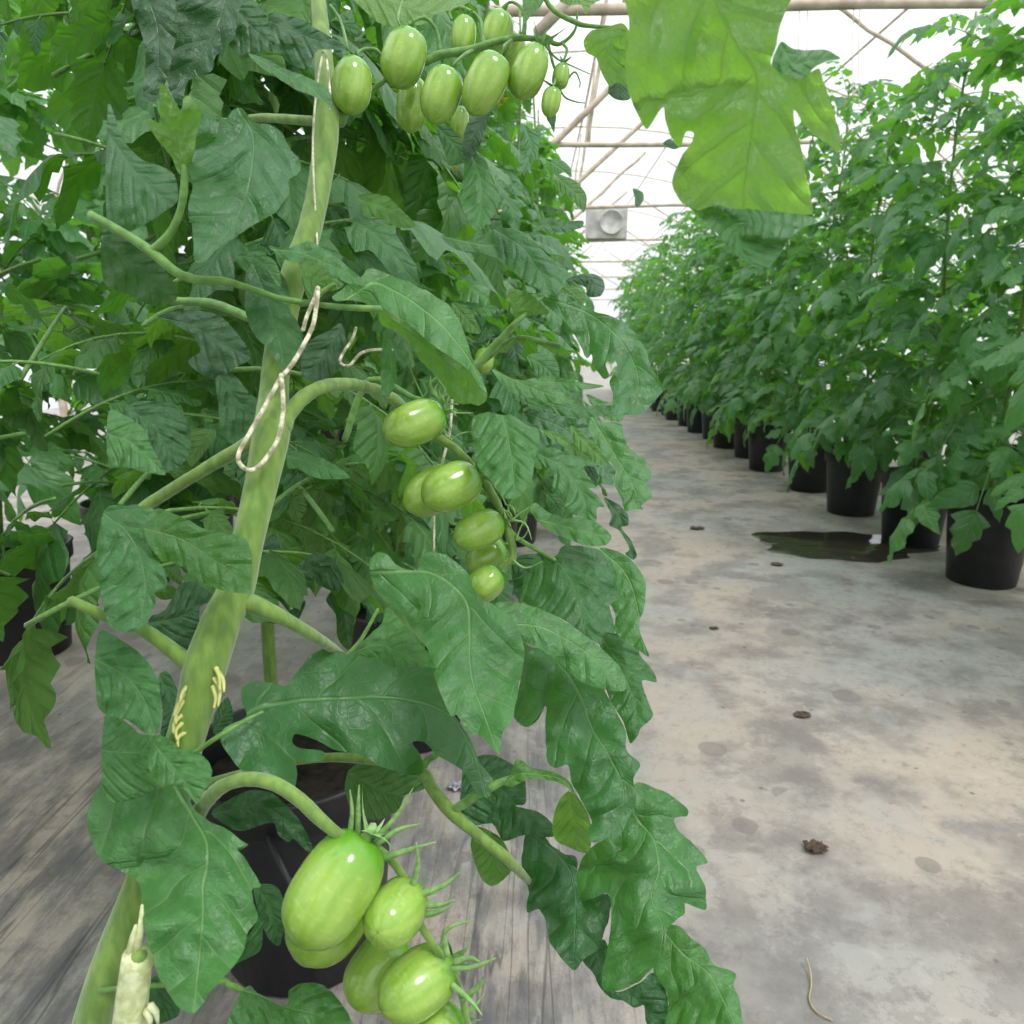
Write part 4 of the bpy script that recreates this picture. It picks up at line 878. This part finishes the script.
T('E4', [(745,168),(790,198),(860,204),(930,204),(987,240),(930,252),(880,275),(845,315),(795,327),(740,302),(703,265),(725,200)], [(740,180),(790,260),(860,250),(980,240)], .256, .262, mat=LEAF, pitch=.5)
T('E4', [(258,590),(285,568),(325,600),(300,612)], [(262,592),(320,603)], .30, mat=LEAFD)
stalk('leaf_stalk', [(560, -120, 8, .34), (640, -80, 9, .30), (700, -60, 9, .27), (715, -20, 6, .262), (722, 15, 4, .26)], STALK)
stalk('leaf_stalk', [(530, -40, 5, .42), (549, 5, 5, .42), (575, 22, 5, .42), (590, 26, 4, .42), (625, 28, 3, .41)], STALK)

# dense background foliage belonging to the foreground plant (compound leaves further up its stem)
rf = random.Random(31)
def fgleaf(px, py, d, az, tiltv, sc, me):
    M = Matrix.Translation(P(px, py, d))@Matrix.Rotation(az, 4, 'Z')@Matrix.Rotation(tiltv, 4, 'Y')@Matrix.Rotation(rf.uniform(-.6, .6), 4, 'X')@Matrix.Diagonal((sc, sc, sc, 1))
    pts = [M@Vector(q) for q in ((0, 0, 0), (.1, 0, .02), (.2, .06, 0), (.2, -.06, 0), (.3, .09, -.05), (.3, -.09, -.05), (.40, 0, -.1), (.26, 0, 0))]
    for w in pts:
        x, y, dd = proj(w)
        if dd < .47 or x > bound(y)-10: return False
        for a, b_, c, e in HOLES:
            if a < x < c and b_ < y < e: return False
    o = bpy.data.objects.new('leaf', me); COL.objects.link(o); o.parent = FG
    o.matrix_local = Matrix.Translation(-Vector(FG.location))@M
    return True
k = 0; tr_ = 0
while k < 62 and tr_ < 3000:
    tr_ += 1
    if fgleaf(rf.uniform(-40, 430), rf.uniform(-120, 640), rf.uniform(.50, .72), rf.uniform(0, 6.3), rf.uniform(-.5, .7), rf.uniform(.55, .85), rf.choice(CN+CD)): k += 1
print('fg background leaves', k)

# ---------------------------------------------------------------- things on the floor
def on_floor(px, py):
    v = (P(px, py, 1)-CP); t = -CAMZ/v.z; return CP+v*t
c0 = on_floor(832, 545)
rnd = random.Random(4); ring = []
for k in range(64):
    a = 2*math.pi*k/64; r_ = 1+.09*math.sin(3*a+1)+.07*math.sin(5*a+2)+.05*math.sin(11*a)+rnd.uniform(-.02, .02)
    ring.append((c0.x+math.cos(a)*.34*r_+.04, c0.y+math.sin(a)*.22*r_))
vs = [(c0.x+.04, c0.y, .004)]+[(x, y, .0035) for x, y in ring]+[(c0.x+.04+(x-c0.x-.04)*1.02, c0.y+(y-c0.y)*1.02, .0005) for x, y in ring]
fs = [(0, 1+k, 1+(k+1) % 64) for k in range(64)]+[(1+k, 65+k, 65+(k+1) % 64, 1+(k+1) % 64) for k in range(64)]
tag(link('puddle', mesh_of(vs, fs), WATER), 'dark shallow puddle on the path in front of the right row pots', 'puddle')
def crumple(px, py, wpx, label, name='dry_leaf_scrap', mat=DRY, asp=.5, h=.35, seed=1):
    rnd = random.Random(seed); c_ = on_floor(px, py); d = proj(c_)[2]; W = wpx/F*d/2
    vs = []; fs = []; n = 7; ph = rnd.uniform(0, 6)
    for j in range(n+1):
        for i in range(n+1):
            x = (i/n-.5)*2; y = (j/n-.5)*2; rr_ = math.sqrt(max(0, 1-max(abs(x), abs(y))*.0))
            q = 1/max(1, math.hypot(x, y))*(1+rnd.uniform(-.16, .16))
            vs.append(Vector((c_.x+x*q*W, c_.y+y*q*W*asp*1.6, .002+W*h*abs(math.sin(x*3+ph+y*1.7))+rnd.uniform(0, W*.12))))
    for j in range(n):
        for i in range(n): a = j*(n+1)+i; fs.append((a, a+1, a+n+2, a+n+1))
    return tag(link(name, mesh_of(vs, fs), mat), label, 'scrap' if mat is SCRAP else 'dry leaf')
crumple(815, 850, 24, 'curled dark dry leaf lying alone on the pale path at the lower right', seed=2)
crumple(802, 716, 16, 'small black dry leaf scrap on the middle of the path', seed=3, h=.15)
crumple(697, 529, 15, 'flat dark dry leaf scrap near the far left part of the path', seed=4, h=.1)
crumple(714, 629, 9, 'tiny dark leaf crumb left of the middle of the path', seed=5, h=.1)
crumple(777, 565, 13, 'thin dark leaf scrap just in front of the puddle', seed=6, h=.1)
crumple(457, 789, 18, 'crumpled silvery foil scrap behind the forked green stalk', 'foil_scrap', SCRAP, h=.5, seed=7)
pts = [on_floor(x, y)+Vector((0, 0, z)) for x, y, z in ((806, 966, .012), (810, 976, .006), (811, 988, .003), (809, 1000, .003), (813, 1010, .003), (821, 1017, .003), (832, 1022, .003))]
string([Vector(p) for p in crom([tuple(p) for p in pts], 4)], .0011, 'thin curled dry root lying on the path near the bottom right', mat=STRAW, name='dry_root', cat='dry root')
# drip spike in the pot behind
a, b_ = P(262, 822, .85), P(290, 885, .80)
vs, fs = tube_data([a, a.lerp(b_, .5), b_], .004, 8); link('drip_tube', mesh_of(vs, fs), POT, BEHIND)
# low leaves hanging over the right row pots
def hang(x, y, z, az, ty, sc, k):
    best = min((o for o in bpy.data.objects if o.type == 'EMPTY' and o.name.startswith('potted_tomato_plant') and o.location.x > 1.2), key=lambda o: abs(o.location.y-y))
    M = Matrix.Translation((x, y, z))@Matrix.Rotation(az, 4, 'Z')@Matrix.Rotation(ty, 4, 'Y')@Matrix.Diagonal((sc, sc, sc, 1))
    o = bpy.data.objects.new('leaf', CF[k % len(CF)]); COL.objects.link(o); o.parent = best; o.matrix_local = Matrix.Translation(-Vector(best.location))@M
rq = random.Random(8)
for k in range(16):
    y = 2.2+k*.42; hang(1.5, y, .48+rq.uniform(-.03, .12), math.pi+rq.uniform(-.9, .9), rq.uniform(.3, 1.0), rq.uniform(.7, 1.1), k)

# small yellow flowers near the tops
for px, py, d in ((503, 98, 1.5), (497, 104, 1.5), (457, 168, 1.2), (448, 32, 1.1), (855, 92, 3.4), (846, 105, 3.4), (822, 118, 3.6), (720, 250, 5)):
    w_ = P(px, py, d); vs, fs = [w_], []; rl = random.Random(px)
    ax_, s_, q_ = frame(Vector((rl.uniform(-1, 1), -.5, -.8)))
    for k in range(5):
        a = k*1.2566; b0 = len(vs); u_ = s_*math.cos(a)+q_*math.sin(a); v_ = u_.cross(ax_)
        vs += [w_+u_*.004-v_*.0018, w_+u_*.004+v_*.0018, w_+u_*.008-v_*.002-ax_*.001, w_+u_*.008+v_*.002-ax_*.001, w_+u_*.013-ax_*.004]
        fs += [(0, b0, b0+1), (b0, b0+2, b0+3, b0+1), (b0+2, b0+4, b0+3)]
    best = min((o for o in bpy.data.objects if o.type == 'EMPTY' and o.name.startswith('potted_tomato_plant')), key=lambda o: (Vector((o.location.x, o.location.y))-Vector((w_.x, w_.y))).length)
    link('flower', mesh_of(vs, fs), PETAL, best)

# ---------------------------------------------------------------- light
W = bpy.data.worlds.new('overcast_sky'); S.world = W; W.use_nodes = True
nt = W.node_tree; nt.nodes.clear(); b = NB(nt)
bg = b.node('ShaderNodeBackground'); bg.inputs[0].default_value = (.95, .985, 1, 1)
tcw = b.node('ShaderNodeTexCoord'); sw = b.node('ShaderNodeSeparateXYZ'); nt.links.new(tcw.outputs['Generated'], sw.inputs[0])
nt.links.new(b.math('ADD', b.math('MULTIPLY', b.ss(sw.outputs[2], 0.0, .9), 1.0), 1.03), bg.inputs[1])   # overcast sky, brighter overhead
o_ = b.node('ShaderNodeOutputWorld'); nt.links.new(bg.outputs[0], o_.inputs[0])
sn = bpy.data.lights.new('veiled_sun', 'SUN'); sn.energy = 2.1; sn.angle = math.radians(14); sn.color = (1, .98, .94)
so = bpy.data.objects.new('veiled_sun', sn); COL.objects.link(so)
so.rotation_euler = Vector((-.45, .35, -1)).to_track_quat('-Z', 'Y').to_euler(); so.location = (2, -1, 6)
S.view_settings.view_transform = 'Standard'; S.view_settings.look = 'None'; S.view_settings.exposure = 0; S.view_settings.gamma = 1
S.view_settings.use_curve_mapping = False
cy = S.cycles
cy.max_bounces = 8; cy.diffuse_bounces = 4; cy.transmission_bounces = 5; cy.transparent_max_bounces = 12; cy.use_denoising = True
